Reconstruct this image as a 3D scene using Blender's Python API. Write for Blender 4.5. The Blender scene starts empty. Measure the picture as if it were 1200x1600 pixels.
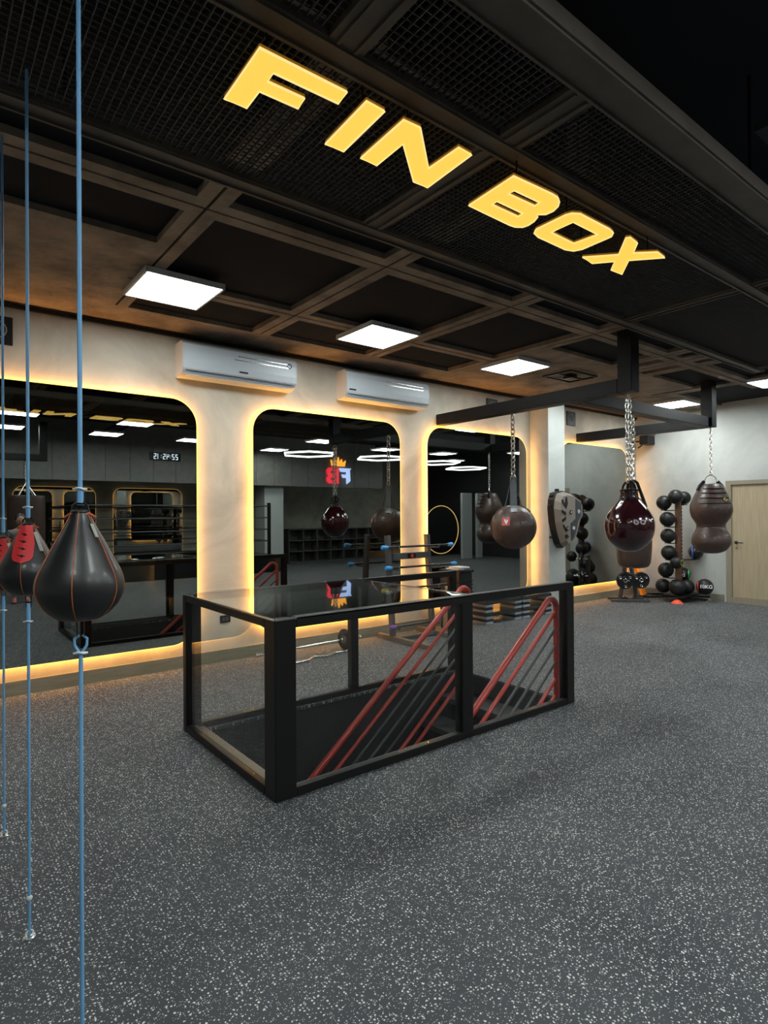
import bpy, bmesh, math, random
from math import sin, cos, pi, radians, sqrt, atan2
from mathutils import Vector, Matrix
from mathutils.geometry import tessellate_polygon

random.seed(7)
S = bpy.context.scene
C = S.collection

# ------------------------------------------------------------------ camera
cam_d = bpy.data.cameras.new('camera'); cam = bpy.data.objects.new('camera', cam_d); C.objects.link(cam)
cam_d.sensor_fit = 'HORIZONTAL'; cam_d.sensor_width = 36.0; cam_d.lens = 928.4 / 1200 * 36
cam_d.clip_start = 0.02; cam_d.clip_end = 100
YAW, PITCH, ROLL = radians(51.81), radians(-0.237), radians(-0.341)
_right = Vector((sin(YAW), -cos(YAW), 0)); _fwd = Vector((cos(YAW), sin(YAW), 0)); _down = Vector((0, 0, -1))
_d2 = _down * cos(PITCH) - _fwd * sin(PITCH); _f2 = _down * sin(PITCH) + _fwd * cos(PITCH)
_r3 = _right * cos(ROLL) - _d2 * sin(ROLL); _d3 = _right * sin(ROLL) + _d2 * cos(ROLL)
mw = Matrix.Identity(4)
for i in range(3):
    mw[i][0] = _r3[i]; mw[i][1] = -_d3[i]; mw[i][2] = -_f2[i]
mw[0][3], mw[1][3], mw[2][3] = 0, 0, 1.6
cam.matrix_world = mw
S.camera = cam

# ------------------------------------------------------------------ world and exposure
wd = bpy.data.worlds.new('world'); S.world = wd; wd.use_nodes = True
wd.node_tree.nodes['Background'].inputs[0].default_value = (0.6, 0.75, 1, 1)
wd.node_tree.nodes['Background'].inputs[1].default_value = 0.02
S.view_settings.view_transform = 'Standard'; S.view_settings.look = 'None'
S.view_settings.gamma = 1; S.view_settings.exposure = 0.0
try: S.view_settings.use_curve_mapping = False
except Exception: pass
PANEL_E = 36.0      # ceiling panels
LED_E = 31.0         # warm strips round the mirrors
SIGN_E = 1.05

# ------------------------------------------------------------------ materials
MATS = {}
def mat(name, col=(.5, .5, .5), rough=.5, metal=0, emit=None, es=0, coat=0, spec=.5, var=0, vscale=6, bump=0, bscale=40, alpha=None):
    if name in MATS: return MATS[name]
    m = bpy.data.materials.new(name); m.use_nodes = True; MATS[name] = m
    nt = m.node_tree; b = nt.nodes['Principled BSDF']
    b.inputs['Base Color'].default_value = (*col, 1); b.inputs['Roughness'].default_value = rough
    b.inputs['Metallic'].default_value = metal; b.inputs['Specular IOR Level'].default_value = spec
    b.inputs['Coat Weight'].default_value = coat; b.inputs['Coat Roughness'].default_value = .15
    if emit: b.inputs['Emission Color'].default_value = (*emit, 1); b.inputs['Emission Strength'].default_value = es
    if var or bump:
        tc = nt.nodes.new('ShaderNodeTexCoord')
        n = nt.nodes.new('ShaderNodeTexNoise'); n.inputs['Scale'].default_value = vscale; n.inputs['Detail'].default_value = 6
        n.inputs['Roughness'].default_value = .6
        nt.links.new(tc.outputs['Object'], n.inputs['Vector'])
        if var:
            r = nt.nodes.new('ShaderNodeMapRange'); r.inputs[1].default_value = .3; r.inputs[2].default_value = .7
            r.inputs[3].default_value = 1 - var; r.inputs[4].default_value = 1 + var
            mx = nt.nodes.new('ShaderNodeVectorMath'); mx.operation = 'SCALE'; mx.inputs[0].default_value = col
            nt.links.new(n.outputs[0], r.inputs[0]); nt.links.new(r.outputs[0], mx.inputs['Scale'])
            nt.links.new(mx.outputs[0], b.inputs['Base Color'])
        if bump:
            n2 = nt.nodes.new('ShaderNodeTexNoise'); n2.inputs['Scale'].default_value = bscale; n2.inputs['Detail'].default_value = 4
            nt.links.new(tc.outputs['Object'], n2.inputs['Vector'])
            bp = nt.nodes.new('ShaderNodeBump'); bp.inputs['Strength'].default_value = bump; bp.inputs['Distance'].default_value = .02
            nt.links.new(n2.outputs[0], bp.inputs['Height']); nt.links.new(bp.outputs[0], b.inputs['Normal'])
    return m

def floor_material():
    m = bpy.data.materials.new('speckled_rubber'); m.use_nodes = True; nt = m.node_tree; b = nt.nodes['Principled BSDF']
    L = nt.links.new; tc = nt.nodes.new('ShaderNodeTexCoord')
    def layer(scale, size, dens, seed):
        mp = nt.nodes.new('ShaderNodeMapping'); mp.inputs['Location'].default_value = (seed, seed * 2.3, 0)
        L(tc.outputs['Object'], mp.inputs['Vector'])
        nz = nt.nodes.new('ShaderNodeTexNoise'); nz.inputs['Scale'].default_value = scale * 1.4; nz.inputs['Detail'].default_value = 1
        L(mp.outputs[0], nz.inputs['Vector'])
        sc = nt.nodes.new('ShaderNodeVectorMath'); sc.operation = 'MULTIPLY_ADD'
        sc.inputs[1].default_value = (.6 / scale,) * 3; L(nz.outputs['Color'], sc.inputs[0]); L(mp.outputs[0], sc.inputs[2])
        v = nt.nodes.new('ShaderNodeTexVoronoi'); v.voronoi_dimensions = '2D'; v.inputs['Scale'].default_value = scale; L(sc.outputs[0], v.inputs['Vector'])
        sep = nt.nodes.new('ShaderNodeSeparateColor'); L(v.outputs['Color'], sep.inputs[0])
        # flake radius varies per cell, many cells have none
        mr = nt.nodes.new('ShaderNodeMapRange'); mr.inputs[1].default_value = 1 - dens; mr.inputs[2].default_value = 1
        mr.inputs[3].default_value = size * .45; mr.inputs[4].default_value = size; mr.clamp = True; L(sep.outputs[0], mr.inputs[0])
        lt = nt.nodes.new('ShaderNodeMath'); lt.operation = 'LESS_THAN'; L(v.outputs['Distance'], lt.inputs[0]); L(mr.outputs[0], lt.inputs[1])
        gt = nt.nodes.new('ShaderNodeMath'); gt.operation = 'GREATER_THAN'; gt.inputs[1].default_value = 1 - dens; L(sep.outputs[0], gt.inputs[0])
        mu = nt.nodes.new('ShaderNodeMath'); mu.operation = 'MULTIPLY'; L(lt.outputs[0], mu.inputs[0]); L(gt.outputs[0], mu.inputs[1])
        return mu.outputs[0], sep.outputs[1]
    a, ca = layer(78, .31, .32, 0); c, cc = layer(150, .34, .24, 5.7)
    mxm = nt.nodes.new('ShaderNodeMath'); mxm.operation = 'MAXIMUM'
    half = nt.nodes.new('ShaderNodeMath'); half.operation = 'MULTIPLY'; half.inputs[1].default_value = .6; L(c, half.inputs[0])
    L(a, mxm.inputs[0]); L(half.outputs[0], mxm.inputs[1])
    n = nt.nodes.new('ShaderNodeTexNoise'); n.inputs['Scale'].default_value = 1.3; n.inputs['Detail'].default_value = 5; L(tc.outputs['Object'], n.inputs['Vector'])
    rp = nt.nodes.new('ShaderNodeValToRGB'); e = rp.color_ramp.elements
    e[0].position = .3; e[0].color = (.029, .034, .041, 1); e[1].position = .72; e[1].color = (.054, .060, .068, 1)
    L(n.outputs[0], rp.inputs[0])
    mix = nt.nodes.new('ShaderNodeMix'); mix.data_type = 'RGBA'
    L(mxm.outputs[0], mix.inputs[0]); L(rp.outputs[0], mix.inputs[6]); mix.inputs[7].default_value = (.66, .67, .64, 1)
    L(mix.outputs[2], b.inputs['Base Color']); b.inputs['Roughness'].default_value = .62; b.inputs['Specular IOR Level'].default_value = .35
    n3 = nt.nodes.new('ShaderNodeTexNoise'); n3.inputs['Scale'].default_value = 260; L(tc.outputs['Object'], n3.inputs['Vector'])
    bp = nt.nodes.new('ShaderNodeBump'); bp.inputs['Strength'].default_value = .25; bp.inputs['Distance'].default_value = .003
    L(n3.outputs[0], bp.inputs['Height']); L(bp.outputs[0], b.inputs['Normal'])
    return m

def plaster_material(name, c1, c2, rough=.75):
    m = bpy.data.materials.new(name); m.use_nodes = True; nt = m.node_tree; b = nt.nodes['Principled BSDF']; L = nt.links.new
    tc = nt.nodes.new('ShaderNodeTexCoord')
    n = nt.nodes.new('ShaderNodeTexNoise'); n.inputs['Scale'].default_value = 1.1; n.inputs['Detail'].default_value = 9; n.inputs['Roughness'].default_value = .62; n.inputs['Distortion'].default_value = .8
    L(tc.outputs['Object'], n.inputs['Vector'])
    rp = nt.nodes.new('ShaderNodeValToRGB'); e = rp.color_ramp.elements
    e[0].position = .33; e[0].color = (*c1, 1); e[1].position = .66; e[1].color = (*c2, 1); L(n.outputs[0], rp.inputs[0]); L(rp.outputs[0], b.inputs['Base Color'])
    b.inputs['Roughness'].default_value = rough; b.inputs['Specular IOR Level'].default_value = .3
    n2 = nt.nodes.new('ShaderNodeTexNoise'); n2.inputs['Scale'].default_value = 9; n2.inputs['Detail'].default_value = 8; L(tc.outputs['Object'], n2.inputs['Vector'])
    bp = nt.nodes.new('ShaderNodeBump'); bp.inputs['Strength'].default_value = .18; bp.inputs['Distance'].default_value = .02
    L(n2.outputs[0], bp.inputs['Height']); L(bp.outputs[0], b.inputs['Normal'])
    return m

def wood_material(name, c1, c2, stretch=(30, 30, 1.2)):
    m = bpy.data.materials.new(name); m.use_nodes = True; nt = m.node_tree; b = nt.nodes['Principled BSDF']; L = nt.links.new
    tc = nt.nodes.new('ShaderNodeTexCoord'); mp = nt.nodes.new('ShaderNodeMapping'); mp.inputs['Scale'].default_value = stretch
    L(tc.outputs['Object'], mp.inputs['Vector'])
    n = nt.nodes.new('ShaderNodeTexNoise'); n.inputs['Scale'].default_value = 2.0; n.inputs['Detail'].default_value = 5; L(mp.outputs[0], n.inputs['Vector'])
    rp = nt.nodes.new('ShaderNodeValToRGB'); e = rp.color_ramp.elements
    e[0].position = .3; e[0].color = (*c1, 1); e[1].position = .7; e[1].color = (*c2, 1); L(n.outputs[0], rp.inputs[0]); L(rp.outputs[0], b.inputs['Base Color'])
    b.inputs['Roughness'].default_value = .5
    return m

def glass_material(name, tint, ior=1.5):
    # thin clear pane: transmits straight through, mirrors by Fresnel
    m = bpy.data.materials.new(name); m.use_nodes = True; nt = m.node_tree; L = nt.links.new
    for n in list(nt.nodes):
        if n.type == 'BSDF_PRINCIPLED': nt.nodes.remove(n)
    out = [n for n in nt.nodes if n.type == 'OUTPUT_MATERIAL'][0]
    t = nt.nodes.new('ShaderNodeBsdfTransparent'); t.inputs[0].default_value = (*tint, 1)
    g = nt.nodes.new('ShaderNodeBsdfGlossy'); g.inputs['Roughness'].default_value = 0.0; g.inputs[0].default_value = (1, 1, 1, 1)
    lw = nt.nodes.new('ShaderNodeLayerWeight'); lw.inputs[0].default_value = .5
    pw = nt.nodes.new('ShaderNodeMath'); pw.operation = 'POWER'; pw.inputs[1].default_value = 5; L(lw.outputs['Facing'], pw.inputs[0])
    r0 = ((ior - 1) / (ior + 1)) ** 2
    f = nt.nodes.new('ShaderNodeMath'); f.operation = 'MULTIPLY_ADD'; f.inputs[1].default_value = 1 - r0; f.inputs[2].default_value = r0; L(pw.outputs[0], f.inputs[0])
    mx = nt.nodes.new('ShaderNodeMixShader'); L(f.outputs[0], mx.inputs[0]); L(t.outputs[0], mx.inputs[1]); L(g.outputs[0], mx.inputs[2]); L(mx.outputs[0], out.inputs[0])
    return m

M_floor = floor_material()
M_wall = plaster_material('beige_plaster', (.335, .325, .275), (.54, .52, .445))
M_grey = plaster_material('grey_plaster', (.38, .40, .385), (.50, .52, .505))
M_skirt = wood_material('khaki_skirting', (.17, .16, .115), (.23, .215, .16), (2, 2, 20))
M_slab = mat('painted_concrete', (.20, .155, .115), .75, var=.5, vscale=3.2, bump=.5, bscale=12)
M_void = mat('ceiling_black', (.007, .010, .017), .85)
M_fill = mat('coffer_board', (.006, .007, .010), .9, var=.3, vscale=1.5, spec=.2)
M_steel = mat('black_steel', (.009, .0095, .011), .5, spec=.2, var=.2, vscale=9)
M_gfr = mat('grille_frame_paint', (.085, .072, .058), .5, var=.25, vscale=5)
M_wire = mat('grille_wire', (.06, .062, .065), .45)
M_rail = mat('railing_black', (.008, .0075, .0075), .36, spec=.3)
M_sill = mat('railing_sill_metal', (.16, .145, .12), .4, var=.1)
M_red = mat('red_paint', (.36, .022, .012), .35, coat=.1)
M_bar = mat('charcoal_tube', (.035, .037, .04), .4)
M_mirror = mat('smoked_mirror', (.36, .375, .36), .0, metal=1)
M_led = mat('warm_led_tape', (.1, .05, .01), .5, emit=(1, .43, .085), es=LED_E)
M_lip = mat('warm_diffuser_lip', (.5, .3, .1), .5, emit=(1, .62, .13), es=2.2)
M_lipdim = mat('far_diffuser_lip', (.5, .3, .1), .5, emit=(1, .60, .2), es=.9)
M_panel = mat('panel_diffuser', (.8, .8, .8), .5, emit=(.93, 1, .98), es=PANEL_E)
M_pframe = mat('panel_frame', (.6, .6, .6), .4)
M_letter = mat('letter_face', (.5, .3, .05), .4, emit=(1, .60, .085), es=SIGN_E)
M_rim = mat('letter_rim', (.5, .35, .15), .4, emit=(1, .74, .32), es=1.0)
M_lside = mat('letter_side', (.12, .07, .02), .5, emit=(1, .45, .04), es=.15)
M_white = mat('white_plastic', (.46, .50, .54), .45)
M_dark = mat('dark_plastic', (.006, .006, .007), .42, spec=.3)
M_leather = mat('black_leather', (.011, .0115, .0125), .42, coat=.12, bump=.06, bscale=30)
M_tag = mat('pale_tag', (.35, .36, .32), .5)
M_brown = mat('brown_leather', (.062, .035, .028), .42, coat=.22, var=.25, vscale=5, bump=.35, bscale=22)
M_brown2 = mat('dark_brown_leather', (.055, .030, .024), .42, coat=.2, var=.2, vscale=5, bump=.35, bscale=22)
M_gloss = mat('oxblood_vinyl', (.035, .006, .010), .12, coat=.8, var=.5, vscale=3)
M_pipe = mat('orange_piping', (.42, .10, .03), .5)
M_lace = mat('red_lace_patch', (.65, .03, .035), .45)
M_rope = mat('blue_cord', (.15, .36, .62), .6)
M_knot = mat('white_clip', (.62, .68, .70), .4)
M_chain = mat('chain_steel', (.62, .62, .60), .28, metal=1)
M_chrome = mat('chrome', (.75, .75, .73), .18, metal=1)
M_strap = mat('grey_strap', (.10, .115, .125), .45, coat=.2)
M_rubber = mat('black_rubber', (.009, .0095, .0105), .42, spec=.4)
M_rubbers = mat('black_rubber_satin', (.008, .008, .009), .25)
M_door = wood_material('pale_oak', (.33, .27, .18), (.42, .35, .24))
M_dframe = wood_material('door_casing', (.22, .20, .15), (.28, .25, .19))
M_glass = glass_material('clear_glass', (.985, .995, .988), 1.36)
M_gtop = glass_material('top_glass', (.87, .90, .885), 1.7)
M_glabel = mat('gold_print', (.5, .38, .06), .4)
M_wlabel = mat('white_print', (.75, .75, .75), .5)
M_redlab = mat('red_label', (.5, .03, .03), .4)
M_blue = mat('blue_cap', (.04, .28, .65), .4)
M_purple = mat('purple_cap', (.16, .08, .34), .4)
M_yellow = mat('yellow_cap', (.75, .62, .06), .4)
M_silver = mat('rack_silver_cap', (.55, .57, .6), .4)
M_rackg = mat('rack_grey', (.055, .057, .06), .45)
M_rackb = mat('rack_brown_foot', (.11, .085, .06), .5)
M_grey3 = mat('riser_grey', (.26, .29, .33), .5)
M_orange = mat('orange_foam', (.90, .36, .04), .5)
M_cone = mat('red_cone', (.85, .08, .03), .45)
M_paneling = mat('grey_panelling', (.16, .16, .15), .6, var=.15)
M_dim = mat('dark_partition', (.02, .02, .022), .5)
M_column = mat('pale_column', (.46, .49, .48), .6)
M_skin = mat('skin', (.42, .23, .16), .5)
M_hair = mat('hair', (.012, .01, .009), .5)
M_cloth = mat('grey_shirt', (.22, .22, .25), .8)
M_trous = mat('black_trousers', (.02, .02, .025), .8)
M_pinks = mat('pink_sandal', (.65, .14, .2), .5)

# ------------------------------------------------------------------ mesh builder
def basis(d):
    d = Vector(d).normalized(); u = Vector((0, 0, 1)) if abs(d.z) < .9 else Vector((1, 0, 0))
    a = d.cross(u).normalized(); b = a.cross(d).normalized(); return a, b
class MB:
    def __init__(s): s.v = []; s.f = []; s.mi = []; s.cur = 0
    def add(s, vs, fs):
        o = len(s.v); s.v += [Vector(v) for v in vs]; s.f += [tuple(i + o for i in f) for f in fs]; s.mi += [s.cur] * len(fs); return s
    def box(s, x0, y0, z0, x1, y1, z1):
        return s.add([(x0, y0, z0), (x1, y0, z0), (x1, y1, z0), (x0, y1, z0), (x0, y0, z1), (x1, y0, z1), (x1, y1, z1), (x0, y1, z1)],
                     [(0, 3, 2, 1), (4, 5, 6, 7), (0, 1, 5, 4), (1, 2, 6, 5), (2, 3, 7, 6), (3, 0, 4, 7)])
    def bbox(s, x0, y0, z0, x1, y1, z1, r=.005):      # box with chamfered edges
        bm = bmesh.new(); bmesh.ops.create_cube(bm, size=1)
        for v in bm.verts: v.co = Vector(((x0 + x1) / 2 + v.co.x * (x1 - x0), (y0 + y1) / 2 + v.co.y * (y1 - y0), (z0 + z1) / 2 + v.co.z * (z1 - z0)))
        bmesh.ops.bevel(bm, geom=bm.edges[:], offset=r, segments=2, affect='EDGES'); return s.bm(bm)
    def bm(s, bm):
        bm.verts.ensure_lookup_table(); idx = {v: i for i, v in enumerate(bm.verts)}
        s.add([v.co.copy() for v in bm.verts], [tuple(idx[v] for v in f.verts) for f in bm.faces]); bm.free(); return s
    def beam(s, p0, p1, w, h):                        # rectangular bar between two points
        p0, p1 = Vector(p0), Vector(p1); a, b = basis(p1 - p0); a = a * w / 2; b = b * h / 2
        return s.add([p0 - a - b, p0 + a - b, p0 + a + b, p0 - a + b, p1 - a - b, p1 + a - b, p1 + a + b, p1 - a + b],
                     [(0, 1, 2, 3), (7, 6, 5, 4), (0, 4, 5, 1), (1, 5, 6, 2), (2, 6, 7, 3), (3, 7, 4, 0)])
    def tube(s, pts, r, n=10, closed=False, caps=True):
        pts = [Vector(p) for p in pts]; N = len(pts); rs = r if isinstance(r, (list, tuple)) else [r] * N
        vs = []; a = None
        for i, p in enumerate(pts):
            if closed: d = pts[(i + 1) % N] - pts[i - 1]
            else: d = pts[min(i + 1, N - 1)] - pts[max(i - 1, 0)]
            if d.length < 1e-9: d = Vector((0, 0, 1))
            d.normalize()
            if a is None: a, b = basis(d)
            else:
                a = (a - d * a.dot(d))
                if a.length < 1e-6: a, b = basis(d)
                a.normalize(); b = a.cross(d)
            for k in range(n):
                t = 2 * pi * k / n; vs.append(p + (a * cos(t) + b * sin(t)) * rs[i])
        fs = []
        for i in range(N if closed else N - 1):
            j = (i + 1) % N
            for k in range(n): fs.append((i * n + k, i * n + (k + 1) % n, j * n + (k + 1) % n, j * n + k))
        if caps and not closed: fs.append(tuple(range(n - 1, -1, -1))); fs.append(tuple((N - 1) * n + k for k in range(n)))
        return s.add(vs, fs)
    def lathe(s, prof, c=(0, 0, 0), n=32, fn=None, axis=None):
        c = Vector(c); vs = []
        if axis is None: X, Y, Z = Vector((1, 0, 0)), Vector((0, 1, 0)), Vector((0, 0, 1))
        else: Z = Vector(axis).normalized(); X, Y = basis(Z)
        for i, (r, z) in enumerate(prof):
            for k in range(n):
                t = 2 * pi * k / n; rr = r * (fn(t, z) if fn else 1)
                vs.append(c + X * rr * cos(t) + Y * rr * sin(t) + Z * z)
        fs = []
        for i in range(len(prof) - 1):
            for k in range(n): fs.append((i * n + k, i * n + (k + 1) % n, (i + 1) * n + (k + 1) % n, (i + 1) * n + k))
        fs.append(tuple(range(n - 1, -1, -1))); fs.append(tuple((len(prof) - 1) * n + k for k in range(n)))
        return s.add(vs, fs)
    def cyl(s, p0, p1, r0, r1=None, n=16):
        return s.tube([p0, p1], [r0, r0 if r1 is None else r1], n)
    def sphere(s, c, r, n=24, m=14, sc=(1, 1, 1)):
        prof = [(r * sin(pi * i / m) + 1e-5, -r * cos(pi * i / m)) for i in range(m + 1)]
        o = len(s.v); s.lathe(prof, (0, 0, 0), n); c = Vector(c)
        for i in range(o, len(s.v)): v = s.v[i]; s.v[i] = Vector((v.x * sc[0], v.y * sc[1], v.z * sc[2])) + c
        return s
    def torus(s, c, R, r, normal=(0, 0, 1), N=24, n=8, sx=1, up=None):
        c = Vector(c); a, b = basis(normal)
        if up is not None: b = Vector(up).normalized(); a = b.cross(Vector(normal)).normalized()
        return s.tube([c + a * R * cos(2 * pi * i / N) + b * R * sx * sin(2 * pi * i / N) for i in range(N)], r, n, closed=True)
    def prism(s, loops, mp, t0, t1):
        # loops: outer + holes in 2-D; mp(u, v, t) -> 3-D; extruded from t0 to t1
        tris = tessellate_polygon([[Vector((p[0], p[1], 0)) for p in lp] for lp in loops])
        flat = [p for lp in loops for p in lp]; n = len(flat)
        vs = [mp(p[0], p[1], t0) for p in flat] + [mp(p[0], p[1], t1) for p in flat]
        fs = [tuple(t) for t in tris] + [tuple(n + i for i in reversed(t)) for t in tris]
        o = 0
        for lp in loops:
            k = len(lp)
            for i in range(k): j = (i + 1) % k; fs.append((o + i, o + j, n + o + j, n + o + i))
            o += k
        return s.add(vs, fs)
    def build(s, name, m, parent=None, smooth=False, fixn=True, angle=40):
        off = parent.get('_o') if parent is not None else None
        off = Vector(off) if off is not None else Vector((0, 0, 0))
        me = bpy.data.meshes.new(name)
        me.from_pydata([v - off for v in s.v], [], s.f)
        ms = m if isinstance(m, (list, tuple)) else [m]
        for x in ms: me.materials.append(x)
        if len(ms) > 1: me.polygons.foreach_set('material_index', s.mi)
        if fixn:
            b = bmesh.new(); b.from_mesh(me); bmesh.ops.recalc_face_normals(b, faces=b.faces[:]); b.to_mesh(me); b.free()
        if smooth:
            me.shade_smooth(); me.set_sharp_from_angle(angle=radians(angle))
        o = bpy.data.objects.new(name, me); C.objects.link(o)
        if parent is not None:
            o.parent = parent; o['_o'] = tuple(off)
        return o

def thing(name, label, cat, loc, group=None):
    o = bpy.data.objects.new(name, None); C.objects.link(o); o.empty_display_size = .1
    o.location = loc; o['_o'] = tuple(loc); o['label'] = label; o['category'] = cat
    if group: o['group'] = group
    return o
def recenter(o, loc):
    loc = Vector(loc); me = o.data
    me.transform(Matrix.Translation(-loc)); o.location = loc
def single(mb, name, m, label, cat, loc, group=None, smooth=False, kind=None):
    o = mb.build(name, m, None, smooth); recenter(o, loc)
    o['label'] = label; o['category'] = cat
    if group: o['group'] = group
    if kind: o['kind'] = kind
    return o
def struct(mb, name, m, smooth=False, parent=None):
    o = mb.build(name, m, parent, smooth)
    if parent is None: o['kind'] = 'structure'
    return o
def text_obj(txt, name, m, parent, loc, size, right, up, ext=.001, bold=False):
    cu = bpy.data.curves.new(name, 'FONT'); cu.body = txt; cu.size = size; cu.extrude = ext; cu.align_x = 'CENTER'; cu.align_y = 'CENTER'
    if bold: cu.offset = size * .02
    tmp = bpy.data.objects.new('tmp', cu); C.objects.link(tmp); bpy.context.view_layer.update()
    me = bpy.data.meshes.new_from_object(tmp.evaluated_get(bpy.context.evaluated_depsgraph_get()))
    C.objects.unlink(tmp); bpy.data.objects.remove(tmp)
    R, U = Vector(right).normalized(), Vector(up).normalized(); N = R.cross(U)
    off = Vector(parent['_o']) if parent is not None else Vector((0, 0, 0)); L = Vector(loc) - off
    for v in me.vertices: c = v.co.copy(); v.co = L + R * c.x + U * c.y + N * c.z
    me.materials.clear(); me.materials.append(m)
    o = bpy.data.objects.new(name, me); C.objects.link(o)
    if parent is not None: o.parent = parent
    return o
def copy_thing(o, loc):
    c = o.copy(); C.objects.link(c); c.location = loc; c['_o'] = tuple(loc)
    for ch in [x for x in C.objects if x.parent == o]:
        d = ch.copy(); C.objects.link(d); d.parent = c
        for g in [x for x in C.objects if x.parent == ch]:
            e = g.copy(); C.objects.link(e); e.parent = d
    return c
def rrect(x0, z0, x1, z1, r, n=10):
    pts = []
    for cx, cz, a0 in ((x1 - r, z1 - r, 0), (x0 + r, z1 - r, pi / 2), (x0 + r, z0 + r, pi), (x1 - r, z0 + r, 3 * pi / 2)):
        for i in range(n + 1): a = a0 + pi / 2 * i / n; pts.append((cx + r * cos(a), cz + r * sin(a)))
    return pts

W = 6.24          # mirror wall
XR = 11.35        # right wall
ZC = 3.52         # underside of the concrete grid

# ================================================================== ROOM SHELL
HX0, HX1, HY0, HY1 = 1.70, 4.375, 3.08, 4.33      # stair opening
f = MB()
for (x0, y0, x1, y1) in ((-4, -7, 17, HY0), (-4, HY1, 17, W + .2), (-4, HY0, HX0, HY1), (HX1, HY0, 17, HY1)):
    f.box(x0, y0, -.02, x1, y1, 0)
struct(f, 'floor', M_floor)
M_well = mat('stairwell_black', (.012, .0125, .014), .7, bump=.3, bscale=90)
wl = MB()
wl.box(HX0 - .05, HY0 - .05, -2.9, HX1 + .05, HY0, -.021); wl.box(HX0 - .05, HY1, -2.9, HX1 + .05, HY1 + .05, -.021)
wl.box(HX0 - .05, HY0, -2.9, HX0, HY1, -.021); wl.box(HX1, HY0, -2.9, HX1 + .05, HY1, -.021); wl.box(HX0 - .05, HY0, -2.95, HX1 + .05, HY1, -2.9)
struct(wl, 'wall_stairwell', M_well)
struct(MB().box(-4, W, 0, XR + .2, W + .2, 4.0), 'wall_left', M_wall)
struct(MB().box(XR, 3.2, 0, XR + .2, 3.45, 4.0).box(XR, 4.53, 0, XR + .2, W, 4.0).box(XR, 3.45, 2.12, XR + .2, 4.53, 4.0), 'wall_right', M_grey)
struct(MB().box(XR + .2, 3.2, 0, 17, 3.4, 4.0), 'wall_return', M_grey)
struct(MB().box(-4.2, -7, 0, -4, W + .2, 4.0), 'wall_near', M_grey)
struct(MB().box(17, -7, 0, 17.2, 3.4, 4.0), 'wall_far', M_dim)
struct(MB().box(-4, -7.2, 0, 17, -7, 4.0), 'wall_back', M_wall)
struct(MB().box(-4, W - .03, 0, 8.0, W, .13).box(8.44, W - .03, 0, XR, W, .13).box(XR - .03, 4.60, 0, XR, W - .03, .13)
       .box(XR - .03, 3.2, 0, XR, 3.40, .13), 'baseboard_left', M_skirt)
struct(MB().box(8.0, 5.88, 0, 8.44, W - .001, ZC), 'wall_pillar', M_grey)
struct(MB().box(-4, W - .035, ZC - .05, 8.0, W, ZC - .015).box(8.44, W - .035, ZC - .05, XR, W, ZC - .015), 'trim_1', M_dark)

# ceiling: high black slab, coffered concrete grid under it
struct(MB().box(-4.2, -7.2, 4.0, 17.2, W + .2, 4.1), 'ceiling', M_void)
def cell(x, y):
    if y < 1.9: return None
    xb = [(-2.75, .22), (-1.37, .22), (-.0, .2), (1.43, .20), (2.87, .20), (4.34, .20), (5.72, .20), (7.2, .20), (7.62, .30), (8.02, .2), (9.6, .22)]
    inx = None
    for c, w in xb:
        if abs(x - c) < w / 2: inx = c; gx = abs(x - c) < .010
    if y > 5.74: return 'S'
    iny = None
    for c, w in [(3.60, .21), (5.02, .19)]:
        if abs(y - c) < w / 2: iny = c; gy = abs(y - c) < .010
    if x < 1.34 and y > 4.26: return 'S'
    if 5.72 < x < 9.4 and y > 4.22: return 'S'
    if 9.7 < x and y > 4.62: return 'S'
    if inx is not None and iny is not None: return 'G' if (gx or gy) else 'S'
    if inx is not None: return 'G' if gx else 'S'
    if iny is not None and x < 10.2: return 'G' if gy else 'S'
    return None
xs = set([-4, XR]); ys = set([1.9, 3.0, W, 5.74, 4.26, 4.22, 4.62]); xs |= {1.34, 5.72, 9.4, 9.7, 10.2}
for c, w in [(-2.75, .22), (-1.37, .22), (-.0, .2), (1.43, .20), (2.87, .20), (4.34, .20), (5.72, .20), (7.2, .20), (7.62, .30), (8.02, .2), (9.6, .22)]:
    xs |= {c - w / 2, c + w / 2, c - .010, c + .010}
for c, w in [(3.60, .21), (5.02, .19)]: ys |= {c - w / 2, c + w / 2, c - .010, c + .010}
xs = sorted(xs); ys = sorted(ys); g = MB(); fill = MB()
for i in range(len(xs) - 1):
    for j in range(len(ys) - 1):
        k = cell((xs[i] + xs[i + 1]) / 2, (ys[j] + ys[j + 1]) / 2)
        if k == 'S': g.box(xs[i], ys[j], ZC, xs[i + 1], ys[j + 1], 4.0)
        elif ys[j] >= 1.9: fill.box(xs[i], ys[j], ZC + .045, xs[i + 1], ys[j + 1], 3.99)
struct(g, 'ceiling', M_slab); struct(fill, 'ceiling', M_fill)
struct(MB().box(3.5, -7, 3.62, 3.72, 1.25, 3.66).box(3.95, -7, 3.70, 4.02, 1.25, 3.78), 'trim_2', mat('duct_grey', (.05, .052, .06), .6))
# bulkhead across the room, with grey upright boards (seen in the mirrors)
bk = MB(); x = -4.0
while x < 12.5: bk.box(x + .004, -4.03, 2.5, x + .596, -4.0, ZC + .2); x += .6
bk.box(-4, -4.25, 2.5, 12.5, -4.03, 4.0)
struct(bk, 'wall_bulkhead', M_paneling)
struct(MB().box(8.4, -4.9, 0, 9.05, -4.26, 4.0), 'wall_column', M_column)

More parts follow.
